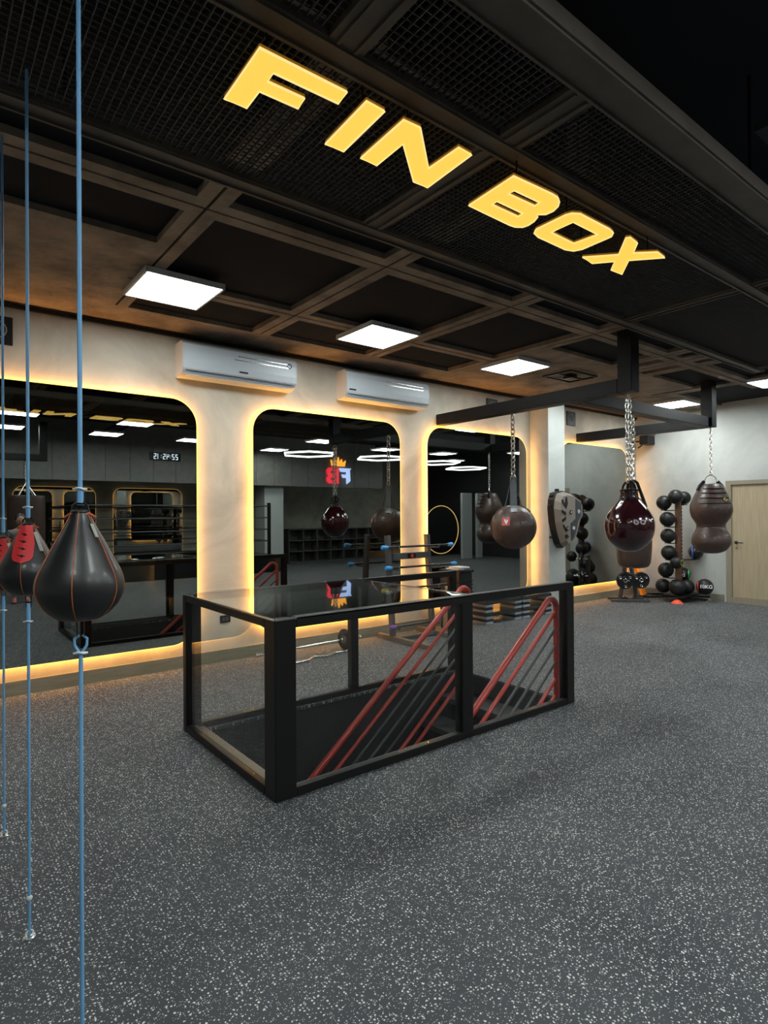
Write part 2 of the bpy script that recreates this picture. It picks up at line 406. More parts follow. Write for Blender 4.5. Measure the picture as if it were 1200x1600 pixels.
# door in the right wall
d = struct(MB().box(XR - .015, 4.47, 0, XR + .1, 4.56, 2.16).box(XR - .015, 3.42, 0, XR + .1, 3.51, 2.16).box(XR - .015, 3.51, 2.09, XR + .1, 4.47, 2.16)
           .box(XR - .015, 3.51, 0, XR + .1, 4.47, .10), 'door_1', M_dframe)
dl = MB().box(XR + .02, 3.512, .105, XR + .07, 4.468, 2.088).build('door_leaf', M_door, d)
h = MB().cyl((XR + .02, 4.40, 1.07), (XR + .005, 4.40, 1.07), .027, n=20).cyl((XR + .01, 4.40, 1.07), (XR - .045, 4.40, 1.07), .009)
h.tube([(XR - .045, 4.405, 1.07), (XR - .047, 4.36, 1.07), (XR - .045, 4.27, 1.066)], .009)
h.build('door_handle', M_dark, dl, True)
MB().cyl((XR + .02, 4.40, .98), (XR + .008, 4.40, .98), .016, n=16).build('lock', M_chrome, dl, True)

# ================================================================== MIRRORS WITH LED STRIPS
def mirror(x0, x1, z0, z1, label):
    t = thing('backlit_mirror', label, 'mirror', ((x0 + x1) / 2, W, z0), 'backlit mirrors on the long plaster wall')
    out = rrect(x0, z0, x1, z1, .27, 14)
    MB().prism([out], lambda u, v, q: Vector((u, q, v)), W - .065, W - .055).build('mirror_glass', M_mirror, t)
    MB().prism([rrect(x0 + .031, z0 + .031, x1 - .031, z1 - .031, .239, 14)], lambda u, v, q: Vector((u, q, v)), W - .0545, W - .001).build('backing_board', M_dark, t)
    e = .007; f_ = .045
    MB().prism([rrect(x0 + .0251, z0 + .0251, x1 - .0251, z1 - .0251, .245, 14), rrect(x0 + .0305, z0 + .0305, x1 - .0305, z1 - .0305, .2395, 14)],
               lambda u, v, q: Vector((u, q, v)), W - .05, W - .012).build('led_tape', M_led, t)
    MB().prism([rrect(x0 - e, z0 - e, x1 + e, z1 + e, .27 + e, 14), rrect(x0 - .001, z0 - .001, x1 + .001, z1 + .001, .271, 14)],
               lambda u, v, q: Vector((u, q, v)), W - .065, W - .056).build('led_strip', M_lip, t)
    return t
mirror(.17, 2.335, .26, 2.815, 'smoked mirror with warm glowing edge behind the punch balls, leftmost of the mirrors')
mirror(2.985, 5.14, .27, 2.825, 'smoked mirror with warm glowing edge below and between the two air conditioners')
mirror(5.64, 7.82, .27, 2.835, 'smoked mirror with warm glowing edge, beside the pillar and behind the hanging ball bag')
mirror(8.75, 10.9, .31, 2.84, 'grey looking mirror with warm glowing edge in the corner beyond the pillar')

# ================================================================== CEILING PANELS
def panel(x, y, label, z=ZC, grp='square ceiling light panels'):
    t = thing('ceiling_light', label, 'ceiling light', (x + .32, y + .32, z), grp)
    fr = MB(); a, b = x, x + .64; c, e = y, y + .64; k = .018
    for r in ((a, c, b, c + k), (a, e - k, b, e), (a, c + k, a + k, e - k), (b - k, c + k, b, e - k)): fr.box(r[0], r[1], z - .045, r[2], r[3], z - .001)
    fr.box(a + k, c + k, z - .02, b - k, e - k, z - .001)
    fr.build('frame', M_pframe, t)
    MB().box(a + k, c + k, z - .043, b - k, e - k, z - .021).build('diffuser', M_panel, t)
    return t
front = [(1.38, 4.68, 'bright square ceiling panel above the left air conditioner, largest in view'),
         (3.53, 4.66, 'bright square ceiling panel above the right air conditioner'),
         (5.74, 4.64, 'bright square ceiling panel above the long bag gantry beam'),
         (7.90, 4.68, 'square ceiling panel mostly hidden behind the gantry drop post'),
         (10.06, 4.68, 'square ceiling panel in the far corner beside the short gantry post')]
for x, y, l in front: panel(x, y, l)
panel(9.45, 2.88, 'square ceiling panel cut by the right edge of the photo')
for i, (x, y) in enumerate([(1.15, -.5), (3.2, -.6), (5.3, -.6), (7.85, -.9), (1.15, -2.6), (3.1, -2.6), (5.1, -2.6), (7.8, -3.4), (10.4, -1.5), (12.6, -1.4), (-1.6, 4.68), (-1.2, -.5), (14.4, .2), (14.6, -3)]):
    panel(x, y, ['ceiling panel reflected at the left edge of the leftmost mirror, upper of two', 'ceiling panel reflected right of the nearest blue cord, nearer of two', 'ceiling panel reflected just past the right edge of the leftmost mirror',
                 'ceiling panel reflected highest in the second mirror', 'ceiling panel reflected at the left edge of the leftmost mirror, lower of two', 'ceiling panel reflected right of the nearest blue cord, farther of two',
                 'ceiling panel reflected near the right edge of the leftmost mirror, above the clock', 'ceiling panel reflected left of the hexagon lights in the second mirror', 'ceiling panel reflected at the right side of the second mirror',
                 'ceiling panel reflected at the upper left of the third mirror', 'ceiling panel outside the photo, by the near end of the mirror wall', 'ceiling panel outside the photo, behind and left of the camera',
                 'ceiling panel reflected at the upper right of the third mirror', 'ceiling panel over the back right corner of the far area'][i], ZC, 'ceiling panels over the rest of the room')

# ================================================================== STEEL GRILLE UNDER THE CEILING
ZM = 3.29
gr = thing('ceiling_grille', 'black steel frame with wire mesh panels hung under the ceiling', 'ceiling grille', (3, 2.1, ZM))
YB = [(1.225, 1.39), (1.76, 1.875), (2.765, 2.885)]
for i, (a, b) in enumerate(YB):
    k = MB().box(-4, a, ZM, 8.0, b, ZM + .07)
    k.box(-4, a + .01, ZM - .012, 8.0, a + .022, ZM).box(-4, b - .022, ZM - .012, 8.0, b - .01, ZM)
    k.build('long_beam', M_gfr, gr)
CB = [(-3.5, 1.39, 1.76), (-3.5, 1.875, 2.765), (-.75, 1.39, 1.76), (-.75, 1.875, 2.765), (2.03, 1.875, 2.765), (2.055, 1.39, 1.76), (1.15, 1.39, 1.76), (4.85, 1.39, 1.76), (4.85, 1.875, 2.765), (7.71, 1.39, 1.76), (7.71, 1.875, 2.765)]
for x, a, b in CB:
    k = MB().box(x, a, ZM + .001, x + .15, b, ZM + .069)
    k.box(x + .03, a, ZM - .01, x + .042, b, ZM + .001).box(x + .108, a, ZM - .01, x + .12, b, ZM + .001); k.build('cross_beam', M_gfr, gr)
def mesh_panel(x0, x1, y0, y1):
    m = MB(); n = int((x1 - x0) / .0315)
    for i in range(1, n): x = x0 + (x1 - x0) * i / n; m.box(x - .0016, y0, ZM + .02, x + .0016, y1, ZM + .034)
    n = int((y1 - y0) / .0315)
    for i in range(1, n): y = y0 + (y1 - y0) * i / n; m.box(x0, y - .0014, ZM + .024, x1, y + .0014, ZM + .031)
    m.build('mesh_panel', M_wire, gr, fixn=False)
XC = [-.61, 2.10, 2.25, 5.02, 5.17, 7.98]
for a, b in ((-3.35, -.75), (-.60, 2.03), (2.18, 4.85), (5.0, 7.71)): mesh_panel(a, b, 1.875, 2.765)
for a, b in ((-3.35, -.75), (-.60, 1.15), (1.30, 2.055), (2.205, 4.85), (5.0, 7.71)): mesh_panel(a, b, 1.39, 1.76)
for x in (-3.5, .5, 3.6, 6.6):
    for y in (1.31, 2.82): MB().cyl((x, y, ZM + .06), (x, y, 4.0), .008, n=8).build('hanger_rod', M_steel, gr)

# ================================================================== ILLUMINATED LETTERS (laid flat under the grille, read from below)
ZL = 3.19
LETTERS = {   # outlines in metres on the plane of the sign, first loop outside, the rest holes
  'F': [[(0.920, 1.839), (1.277, 1.832), (1.286, 1.904), (1.012, 1.914), (1.015, 1.965), (1.168, 1.959), (1.177, 2.023), (1.014, 2.030), (1.016, 2.144), (0.926, 2.148)]],
  'I': [[(1.363, 1.827), (1.454, 1.829), (1.472, 2.143), (1.380, 2.147)]],
  'N': [[(1.546, 1.823), (1.634, 1.818), (1.854, 2.009), (1.852, 1.815), (1.935, 1.817), (1.958, 2.131), (1.870, 2.134), (1.644, 1.943), (1.650, 2.137), (1.560, 2.136)]],
  'B': [[(2.213, 1.811), (2.494, 1.796), (2.539, 1.798), (2.580, 1.817), (2.615, 1.850), (2.634, 1.892), (2.632, 1.939), (2.597, 1.968), (2.621, 1.983), (2.644, 2.023), (2.654, 2.069), (2.648, 2.104), (2.612, 2.129), (2.570, 2.134), (2.240, 2.126)],
        [(2.314, 1.890), (2.508, 1.884), (2.516, 1.921), (2.316, 1.928)],
        [(2.324, 2.009), (2.528, 2.008), (2.534, 2.045), (2.329, 2.046)]],
  'O': [[(2.722, 1.880), (2.733, 1.849), (2.774, 1.824), (3.059, 1.823), (3.112, 1.834), (3.144, 1.865), (3.154, 2.062), (3.133, 2.108), (3.076, 2.129), (2.810, 2.127), (2.754, 2.111), (2.728, 2.077)],
        [(2.821, 1.900), (3.059, 1.900), (3.047, 2.049), (2.824, 2.046)]],
  'X': [[(3.254, 2.128), (3.399, 1.972), (3.226, 1.826), (3.241, 1.805), (3.342, 1.817), (3.449, 1.903), (3.555, 1.805), (3.669, 1.817), (3.527, 1.975), (3.697, 2.120), (3.572, 2.125), (3.471, 2.039), (3.384, 2.142)]],
}
for ch, loops in LETTERS.items():
    cx = sum(p[0] for p in loops[0]) / len(loops[0]); cy = sum(p[1] for p in loops[0]) / len(loops[0])
    t = thing('sign_letter', 'glowing amber letter %s hung under the black ceiling grille' % ch, 'sign letter', (cx, cy, ZL + .06), 'glowing letters of the ceiling sign')
    mp = lambda u, v, q: Vector((u, v, q))
    MB().prism(loops, mp, ZL, ZL + .006).build('face', M_letter, t)
    MB().prism(loops, mp, ZL + .0062, ZL + .016).build('housing', M_lside, t)
    for lp in loops:
        MB().tube([(p[0], p[1], ZL - .001) for p in lp], .0035, 5, closed=True).build('rim', M_rim, t)
    a = loops[0]
    for p in (a[0], a[len(a) // 2]):
        px, py = cx + (p[0] - cx) * .7, cy + (p[1] - cy) * .7; 
        if ch in 'BO': px, py = cx + (p[0] - cx) * .86, cy + (p[1] - cy) * .86
        MB().cyl((px, py, ZL + .016), (px, py, ZM + .02), .004, n=6).build('hanging_rod', M_steel, t)

# ================================================================== AIR CONDITIONERS
def aircon(x0, x1, label):
    z0, z1 = 3.04, 3.40; y1 = W; D = .235
    t = thing('air_conditioner', label, 'air conditioner', ((x0 + x1) / 2, W, z0), 'wall air conditioners')
    # side profile (y from wall outwards, z)
    pr = [(0, z0 + .03), (0, z1 - .01), (.02, z1), (.17, z1), (.215, z1 - .03), (.232, z1 - .10), (D, z0 + .14), (.225, z0 + .075), (.19, z0 + .03), (.10, z0 + .005), (.03, z0)]
    MB().prism([pr], lambda u, v, q: Vector((q, y1 - u, v)), x0 + .012, x1 - .012).build('casing', M_white, t)
    cap = [(-.0, z0 + .025)] + [(u + .004 * (u > .1), v) for u, v in pr[1:]]
    for a, b in ((x0, x0 + .012), (x1 - .012, x1)):
        MB().prism([cap], lambda u, v, q: Vector((q, y1 - u, v)), a, b).build('end_cap', M_white, t)
    MB().beam((x0 + .03, y1 - .222, z0 + .055), (x1 - .03, y1 - .222, z0 + .055), .004, .006).build('vent_gap', M_dark, t)
    MB().beam((x0 + .04, y1 - .163, z0 + .016), (x1 - .04, y1 - .163, z0 + .016), .075, .006).build('flap', M_white, t)
    l = MB()
    for zz, a in ((z1 - .085, .45), (z1 - .125, .42)): l.beam((x0 + (x1 - x0) * a, y1 - D - .001, zz), (x1 - .12, y1 - D - .001, zz), .003, .006)
    l.build('trim_line', M_chrome, t)
    xm = (x0 + x1) / 2 if 'left' in label else x0 + .09
    text_obj('aircon', 'brand_mark', M_dark, t, (xm, y1 - D - .001, z0 + .115), .028, (1, 0, 0), (0, 0, 1)) if False else MB().box(xm - .05, y1 - D - .003, z0 + .10, xm + .05, y1 - D - .0001, z0 + .118).build('badge', M_dark, t)
    if 'left' in label:
        MB().torus((x1 - .1, y1 - D + .001, z1 - .10), .026, .004, (0, 1, 0)).build('round_badge', M_dark, t)
aircon(2.135, 3.46, 'white wall air conditioner at left, above the gap between the first two mirrors')
aircon(4.155, 5.53, 'white wall air conditioner nearer the gantry beam, above the second mirror')

# ================================================================== BAG GANTRY
GX, GY, PX, PY = 5.95, 3.35, 9.38, 4.0
gt = thing('bag_gantry', 'black square-steel frame hanging from the ceiling that carries the punch bags', 'gantry', (GX, GY, ZC))
HB = 2.88; q = .08; HH = .15
MB().bbox(GX - q, GY - q, HB, GX + q, GY + q, ZC + .044, .006).build('drop_post', M_steel, gt)
MB().bbox(PX - q, PY - q, HB, PX + q, PY + q, ZC + .044, .006).build('drop_post', M_steel, gt)
MB().bbox(GX - q, GY + q + .001, HB, GX + q, W - .001, HB + HH, .006).build('long_arm', M_steel, gt)
MB().bbox(PX - q, PY + q + .001, HB, PX + q, W - .001, HB + HH, .006).build('short_arm', M_steel, gt)
MB().bbox(GX + q + .001, 4.04 - q, HB, PX - q - .001, 4.04 + q, HB + HH, .006).build('tie_beam', M_steel, gt)

def chain_mb(x, y, z1, z0, link=.05, r=.0045, wd=.016):
    m = MB(); n = max(2, int(round((z1 - z0) / (link * .72)))); st = (z1 - z0) / n
    for i in range(n):
        zc = z1 - st * (i + .5); a = i % 2
        nrm = (1, 0, 0) if a else (0, 1, 0); hd = Vector((0, 1, 0)) if a else Vector((1, 0, 0))
        L = st * .66; pts = []
        for k in range(12):
            th = 2 * pi * k / 12; pts.append(Vector((x, y, zc)) + hd * (wd * cos(th)) + Vector((0, 0, 1)) * (L * sin(th) * (1.0)))
        m.tube(pts, r, 6, closed=True)
    return m
def wrinkle(seed, amp, nz=7, k=9):
    rnd = random.Random(seed); ph = [rnd.uniform(0, 6.28) for _ in range(8)]
    def fn(t, z): return 1 + amp * (.5 * sin(k * t + ph[0] + 3 * sin(9 * z + ph[1])) + .3 * sin((k * 2 + 1) * t + ph[2] + nz * z) + .3 * sin(nz * 3 * z + ph[3] + 2 * sin(3 * t)))
    return fn
def smoothprof(p, n=6):
    out = []
    for i in range(len(p) - 1):
        p0 = p[max(i - 1, 0)]; p1 = p[i]; p2 = p[i + 1]; p3 = p[min(i + 2, len(p) - 1)]
        for k in range(n):
            t = k / n
            out.append(tuple(.5 * ((2 * p1[j]) + (-p0[j] + p2[j]) * t + (2 * p0[j] - 5 * p1[j] + 4 * p2[j] - p3[j]) * t * t + (-p0[j] + 3 * p1[j] - 3 * p2[j] + p3[j]) * t ** 3) for j in range(2)))
    out.append(p[-1]); return [(max(a, .001), b) for a, b in out]
def eye(m, x, y, z): m.torus((x, y, z + .022), .018, .006, (0, 1, 0))
# --- ball bag
x, y = GX, 4.91
t = thing('ball_punch_bag', 'round dark brown leather ball bag on a chain from the long gantry arm', 'punch bag', (x, y, HB), None)
R = .285; zc = 1.431
pf = [(R * sin(a) + .002, -R * .98 * cos(a)) for a in [pi * i / 30 for i in range(29)]]
pf = [p for p in pf]
wf = wrinkle(3, .010, 8, 11)
def ballfn(t_, z): 
    s_ = max(0, z / R); return wf(t_, z) + .022 * s_ * s_ * sin(16 * t_) + .008 * (1 if z < -.1 else 0) * sin(10 * t_)
MB().lathe(pf, (x, y, zc), 72, ballfn).build('body', M_brown, t, True, angle=60)
ribs = MB()
for k in range(8):
    a = 2 * pi * k / 8 + .2; pts = [(x + (R + .003) * sin(th) * cos(a), y + (R + .003) * sin(th) * sin(a), zc - R * .98 * cos(th)) for th in [pi * i / 24 for i in range(2, 22)]]
    ribs.tube(pts, .0035, 6)
ribs.build('seam', M_brown2, t, True)
st = MB()
for a in (.75, .75 + pi / 2, .75 + pi, .75 + 3 * pi / 2):
    cx, cy = cos(a), sin(a); w = Vector((-cy, cx, 0)) * .039
    pts = [Vector((x + cx * .012, y + cy * .012, 2.055)), Vector((x + cx * .097, y + cy * .097, zc + R * .93)), Vector((x + cx * .172, y + cy * .172, zc + R * .80)), Vector((x + cx * .212, y + cy * .212, zc + R * .66))]
    vs = []
    for p in pts: n_ = Vector((cx, cy, .6)).normalized() * .004; vs += [p - w - n_ * 0, p + w, p + w + n_ * 2, p - w + n_ * 2]
    vs[0] = pts[0] - w * .35; vs[1] = pts[0] + w * .35
    fs = []
    for i in range(3):
        for k in range(4): fs.append((i * 4 + k, i * 4 + (k + 1) % 4, i * 4 + 4 + (k + 1) % 4, i * 4 + 4 + k))
    fs += [(3, 2, 1, 0), (12, 13, 14, 15)]
    st.add(vs, fs)
st.build('strap', M_strap, t)
c = chain_mb(x, y, HB - .03, 2.07, .085, .0085, .028); eye(c, x, y, HB - .05); c.torus((x, y, 2.06), .03, .006, (1, 1, 0)); c.build('chain', M_chain, t, True)
u = Vector((-.62, -.78, 0)); u = Vector((-.93, -.36, 0)).normalized()
n0 = (u * cos(.25) + Vector((0, 0, sin(.25)))); pc = Vector((x, y, zc)) + n0 * (R + .001); rt = Vector((0, 0, 1)).cross(n0).normalized(); up = n0.cross(rt)
def patch(m, c0, rt, up, w, h, th, n0): 
    vs = []
    for s_ in (0, th):
        for a, b in ((-w, -h), (w, -h), (w, h), (-w, h)): vs.append(c0 + rt * a + up * b + n0 * s_)
    m.add(vs, [(0, 1, 2, 3), (4, 5, 6, 7), (0, 1, 5, 4), (1, 2, 6, 5), (2, 3, 7, 6), (3, 0, 4, 7)]); return m
lb = patch(MB(), pc, rt, up, (.05), .05, .005, n0).build('label_patch', M_redlab, t)
k_ = MB(); patch(k_, pc + n0 * .0055 - rt * .006, (rt + up * .5).normalized(), (up - rt * .5).normalized(), .008, .032, .001, n0); patch(k_, pc + n0 * .0055 + rt * .014 + up * .008, rt, up, .009, .018, .001, n0)
k_.build('emblem', M_wlabel, lb)

# --- glossy red-black tear bag
x, y = GX, GY
t = thing('teardrop_punch_bag', 'glossy oxblood and black tear-shaped bag on double chains, nearest of the gantry bags', 'punch bag', (x, y, HB), None)
pf = smoothprof([(0.004, 1.19), (0.085, 1.2), (0.175, 1.265), (0.228, 1.34), (0.25, 1.44), (0.243, 1.53), (0.205, 1.615), (0.155, 1.68), (0.108, 1.73), (0.085, 1.775), (0.082, 1.83), (0.06, 1.84)], 5)
MB().lathe(pf, (x, y, 0), 64, lambda a, z: 1 + (.03 * sin(14 * a) * max(0, (z - 1.6) / .3) if z > 1.6 else 0)).build('body', M_gloss, t, True, angle=70)
bd = MB().lathe(smoothprof([(0.105, 1.735), (0.09, 1.765), (0.082, 1.81), (0.088, 1.85), (0.06, 1.855)], 4), (x, y, 0), 48, lambda a, z: 1 + .06 * sin(10 * a)); bd.build('collar', M_dark, t, True)
c = MB()
for dx in (-.026, .026):
    cc = chain_mb(x + dx, y, 2.82, 1.93, .075, .0062, .019); c.add(cc.v, cc.f)
eye(c, x, y, HB - .055)
c.torus((x, y, 2.82), .034, .006, (1, -1, 0)); c.build('chain', M_chain, t, True)
st = MB()
for k in range(4):
    a = pi / 4 + k * pi / 2; st.tube([(x + .075 * cos(a), y + .075 * sin(a), 1.83), (x + .057 * cos(a), y + .057 * sin(a), 1.897), (x + .02 * cos(a), y + .02 * sin(a), 1.943)], .012, 8)
st.build('strap', M_dark, t, True)
vd = Vector((-.87, -.49, 0)).normalized(); rr = Vector((0, 0, 1)).cross(vd)
pc = Vector((x, y, 1.505)) + (vd * .92 + rr * .38).normalized() * .2515
n0 = (vd * .92 + rr * .38 + Vector((0, 0, .35))).normalized(); rt = Vector((0, 0, 1)).cross(n0).normalized(); up = n0.cross(rt)
m = MB(); 
for dx in (-.034, .034): m.torus(pc + rt * dx, .021, .007, n0, N=20)
m.build('emblem', mat('mauve_print', (.45, .36, .42), .3), t, True)

# --- tall brown uppercut bag behind it
x, y = 7.28, 4.04
t = thing('uppercut_punch_bag', 'long brown leather bag with black straps behind the glossy tear-shaped bag', 'punch bag', (x, y, HB), None)
pf = smoothprof([(0.004, 0.89), (0.13, 0.897), (0.185, 0.93), (0.205, 1), (0.216, 1.2), (0.212, 1.38), (0.19, 1.53), (0.155, 1.65), (0.11, 1.75), (0.06, 1.8), (0.02, 1.81)], 5)
MB().lathe(pf, (x, y, 0), 56, wrinkle(9, .012, 9, 7)).build('body', M_brown, t, True, angle=70)
st = MB()
for a in (.5, .5 + pi / 2, .5 + pi, .5 + 1.5 * pi):
    pts = [(x + cos(a) * .150, y + sin(a) * .150, 1.67), (x + cos(a) * .115, y + sin(a) * .115, 1.78), (x + cos(a) * .045, y + sin(a) * .045, 1.99), (x + cos(a) * .009, y + sin(a) * .009, 2.023)]
    st.tube(pts, [.02, .022, .02, .014], 8)
st.build('strap', M_dark, t, True)
c = chain_mb(x, y, HB - .03, 2.035, .085, .0085, .028); eye(c, x, y, HB - .05); c.build('chain', M_chain, t, True)

# --- double-lobed bag
x, y = PX, PY - .02
t = thing('double_lobe_punch_bag', 'brown leather bag pinched at the waist hanging in front of the oak door', 'punch bag', (x, y, HB), None)
pf = smoothprof([(0.004, 0.985), (0.1, 0.992), (0.175, 1.02), (0.222, 1.06), (0.262, 1.13), (0.266, 1.19), (0.25, 1.26), (0.215, 1.33), (0.196, 1.38), (0.196, 1.42), (0.225, 1.47), (0.262, 1.53), (0.287, 1.61), (0.286, 1.69), (0.268, 1.76), (0.22, 1.87), (0.165, 1.98), (0.12, 2.03), (0.02, 2.035)], 5)
MB().lathe(pf, (x, y, 0), 64, wrinkle(21, .008, 6, 5)).build('body', M_brown, t, True, angle=70)
w_ = MB()
for zz, r_ in ((1.392, .1965), (1.408, .197)): w_.torus((x, y, zz), r_ + .001, .0045, (0, 0, 1), N=48)
w_.build('waist_stitching', M_brown2, t, True)
bn = MB()
for zz, r_ in ((1.955, .180), (1.89, .213), (1.815, .246), (1.735, .277)):
    arc = [(x + (r_ + .002) * cos(a), y + (r_ + .002) * sin(a), zz) for a in [radians(d_) for d_ in range(170, 275, 7)]]
    bn.tube(arc, .010, 6)
bn.build('band', M_dark, t, True)
st = MB()
for s_ in (-1, 1):
    p = Vector((x, y, 0)) + Vector((.618, .786, 0)) * 0 + Vector((.786, -.618, 0)) * s_
    d_ = Vector((.786, -.618, 0)) * s_
    st = MB(); st.tube([Vector((x, y, 1.93)) + d_ * .192, Vector((x, y, 2.00)) + d_ * .158, Vector((x, y, 2.07)) + d_ * .10], [.032, .032, .025], 8); st.build('strap', M_dark, t, True)
c = chain_mb(x, y, HB - .03, 2.16, .07, .007, .021); eye(c, x, y, HB - .05)
for s_ in (-1, 1):
    d_ = Vector((.786, -.618, 0)) * s_; c.tube([Vector((x, y, 2.17)), Vector((x, y, 2.132)) + d_ * .069, Vector((x, y, 2.069)) + d_ * .092], .006, 6)
c.build('chain', M_chain, t, True)
n0 = (Vector((-.618, -.786, 0)) + Vector((.786, -.618, 0)) * .30).normalized(); pc = Vector((x, y, 1.79)) + n0 * .262; n0 = (n0 + Vector((0, 0, .35))).normalized()
MB().torus(pc, .026, .007, n0, N=20, sx=.7).build('gold_emblem', M_glabel, t, True)

# ================================================================== DOUBLE-END BALLS ON BLUE CORDS
VIEW = Vector((-.25, -.97, 0)).normalized()
def speedbag(x, y, zt, r, H, top, lace, label, knots, bottom):
    t = thing('double_end_ball', label, 'punch ball', (x, y, 0), 'double-end balls strung on blue cords')
    zb = zt - H
    pf = smoothprof([(.004, zb), (r * .45, zb + H * .02), (r * .80, zb + H * .12), (r * .975, zb + H * .24), (r, zb + H * .34), (r * .93, zb + H * .44), (r * .80, zb + H * .54), (r * .60, zb + H * .69), (r * .44, zb + H * .80), (r * .27, zb + H * .92), (r * .18, zt), (.01, zt + .001)], 5)
    MB().lathe(pf, (x, y, 0), 60, lambda a, z: 1 - .012 * abs(cos(3 * a + .9)) ** 12).build('leather_body', M_leather, t, True, angle=70)
    a0 = atan2(VIEW.y, VIEW.x)
    s_ = MB()
    for k in range(6):
        a = a0 - .12 + k * pi / 3
        s_.tube([(x + (pr + .001) * cos(a), y + (pr + .001) * sin(a), z) for pr, z in pf[4:-5]], r * .012, 6)
    s_.build('seam_piping', M_pipe, t, True)
    MB().torus((x, y, zb + H * .02), r * .42, r * .02, (0, 0, 1), N=32).build('bottom_piping', M_pipe, t, True)
    lp = MB()
    for s2 in (-1, 1):
        d_ = Vector((cos(a0 + 1.5), sin(a0 + 1.5), 0)) * s2
        lp.tube([Vector((x, y, zt - .012)) + d_ * r * .2, Vector((x, y, zt + .012)) + d_ * r * .16, Vector((x, y, zt + .022)) + d_ * r * .06, Vector((x, y, zt + .02)) - d_ * 0], .0035, 6)
    lp.torus((x, y, zt - .004), r * .2, .003, (0, 0, 1), N=20)
    lp.build('top_loop', M_dark, t, True)
    tl = MB()
    for s2 in (-1, 1):
        d_ = Vector((cos(a0 + 1.5), sin(a0 + 1.5), 0)) * s2
        tl.beam(Vector((x, y, zb + .01)) + d_ * .010, Vector((x, y, zb - .045)) + d_ * .009, .006, .003)
    tl.build('bottom_loop', M_dark, t)
    if lace:
        # red tongue with black lacing, on the side towards the room
        vs = []; N = 16; aa = a0 - .12
        for k in range(N + 1):
            q_ = k / N; z = zt - .008 - q_ * H * .50
            rr_ = None
            for i in range(len(pf) - 1):
                if min(pf[i][1], pf[i + 1][1]) - 1e-6 <= z <= max(pf[i][1], pf[i + 1][1]) + 1e-6:
                    w = (z - pf[i][1]) / (pf[i + 1][1] - pf[i][1] + 1e-9); rr_ = pf[i][0] + (pf[i + 1][0] - pf[i][0]) * w
            if rr_ is None: rr_ = r * .2
            hw = r * (.17 + .16 * min(1, q_ * 2)) * (1 if q_ < .8 else sqrt(max(0, 1 - ((q_ - .8) / .2) ** 2)) + .02)
            for s2 in (-1, -.5, 0, .5, 1):
                for o_ in (.002, .006):
                    an = aa + s2 * hw / rr_; vs.append((x + (rr_ + o_) * cos(an), y + (rr_ + o_) * sin(an), z))
        fs = []
        for k in range(N):
            for j in range(4):
                a, b = k * 10 + j * 2, (k + 1) * 10 + j * 2
                fs.append((a + 1, a + 3, b + 3, b + 1)); fs.append((a, b, b + 2, a + 2))
        m = MB(); m.add(vs, fs); lt = m.build('lace_tongue', M_lace, t, True)
        hl = MB()
        for k in (4, 7, 10, 13):
            v = Vector(vs[k * 10 + 5]); hl.sphere(v, r * .055, 10, 6)
            hl.tube([Vector(vs[k * 10 + 1]) * .4 + v * .6 + Vector((0, 0, .004)), v + VIEW * .003, Vector(vs[k * 10 + 9]) * .4 + v * .6 - Vector((0, 0, .004))], .0022, 6)
        hl.build('lacing', M_dark, lt, True)
    bw = MB()
    for s2 in (-1, 1):
        d_ = Vector((cos(a0 + 1.5), sin(a0 + 1.5), 0)) * s2
        bw.tube([Vector((x, y, zt - .012)) + VIEW * r * .2, Vector((x, y, zt - .008)) + d_ * r * .2 + VIEW * r * .1, Vector((x, y, zt - .018)) + d_ * r * .34], .0035, 6)
    bw.build('orange_tie', M_pipe, t, True)
    n_ = Vector((cos(a0 + .75), sin(a0 + .75), .62)).normalized(); 
    # narrow white tag below the collar
    tg = MB(); zt2 = zt - H * .12
    an = a0 + .78; vs = []
    for q_ in (0, 1):
        z = zt2 - q_ * H * (.26 if lace else .12); rr_ = min((abs(p[1] - z), p[0]) for p in pf)[1] + .003
        for s2 in (-1, 1): vs.append((x + rr_ * cos(an + s2 * (.008 if lace else .005) / rr_), y + rr_ * sin(an + s2 * (.008 if lace else .005) / rr_), z))
    tg.add(vs + [tuple(Vector(v) + Vector((cos(an), sin(an), 0)) * .002) for v in vs], [(0, 1, 3, 2), (4, 5, 7, 6), (0, 1, 5, 4), (2, 3, 7, 6), (0, 2, 6, 4), (1, 3, 7, 5)])
    tg.build('tag', M_tag, t)
    cr = MB(); zk = zt + knots[0]
    cr.cyl((x, y, zt + .02), (x, y, zk), .008, n=8); cr.cyl((x, y, zk), (x, y, top), .0058, n=8)
    cr.build('upper_cord', M_rope, t, True)
    cl = MB(); zl = zb - knots[1]
    if bottom == 'loop':
        for s2 in (-1, 1):
            d_ = Vector((cos(a0 + 1.5), sin(a0 + 1.5), 0)) * s2
            cl.tube([Vector((x, y, zb - .038)) + d_ * .004, Vector((x, y, zb - .048)) + d_ * .015, Vector((x, y, zb - .065)) + d_ * .014, Vector((x, y, zl)) + d_ * .002], .0035, 8)
    else: cl.cyl((x, y, zb - .03), (x, y, zl), .0075, n=8)
    cl.cyl((x, y, zl), (x, y, .012), .0052, n=8); cl.build('lower_cord', M_rope, t, True)
    for z in (zk, zl):
        kn = MB()
        kn.torus((x, y, z), .010, .0028, (.3, .2, 1), N=14, n=6)
        d_ = Vector((cos(a0 + 1.5), sin(a0 + 1.5), 0)); kn.tube([Vector((x, y, z)) - d_ * .017, Vector((x, y, z + .002)) + VIEW * .006, Vector((x, y, z)) + d_ * .016], .0032, 6); kn.build('cord_clip', M_knot, t, True)
    MB().torus((x, y, .015), .013, .003, (0, 1, 0)).build('floor_ring', M_knot, t, True)
    MB().sphere((x, y, .15), .011, 10, 6).build('knot', M_knot, t, True)
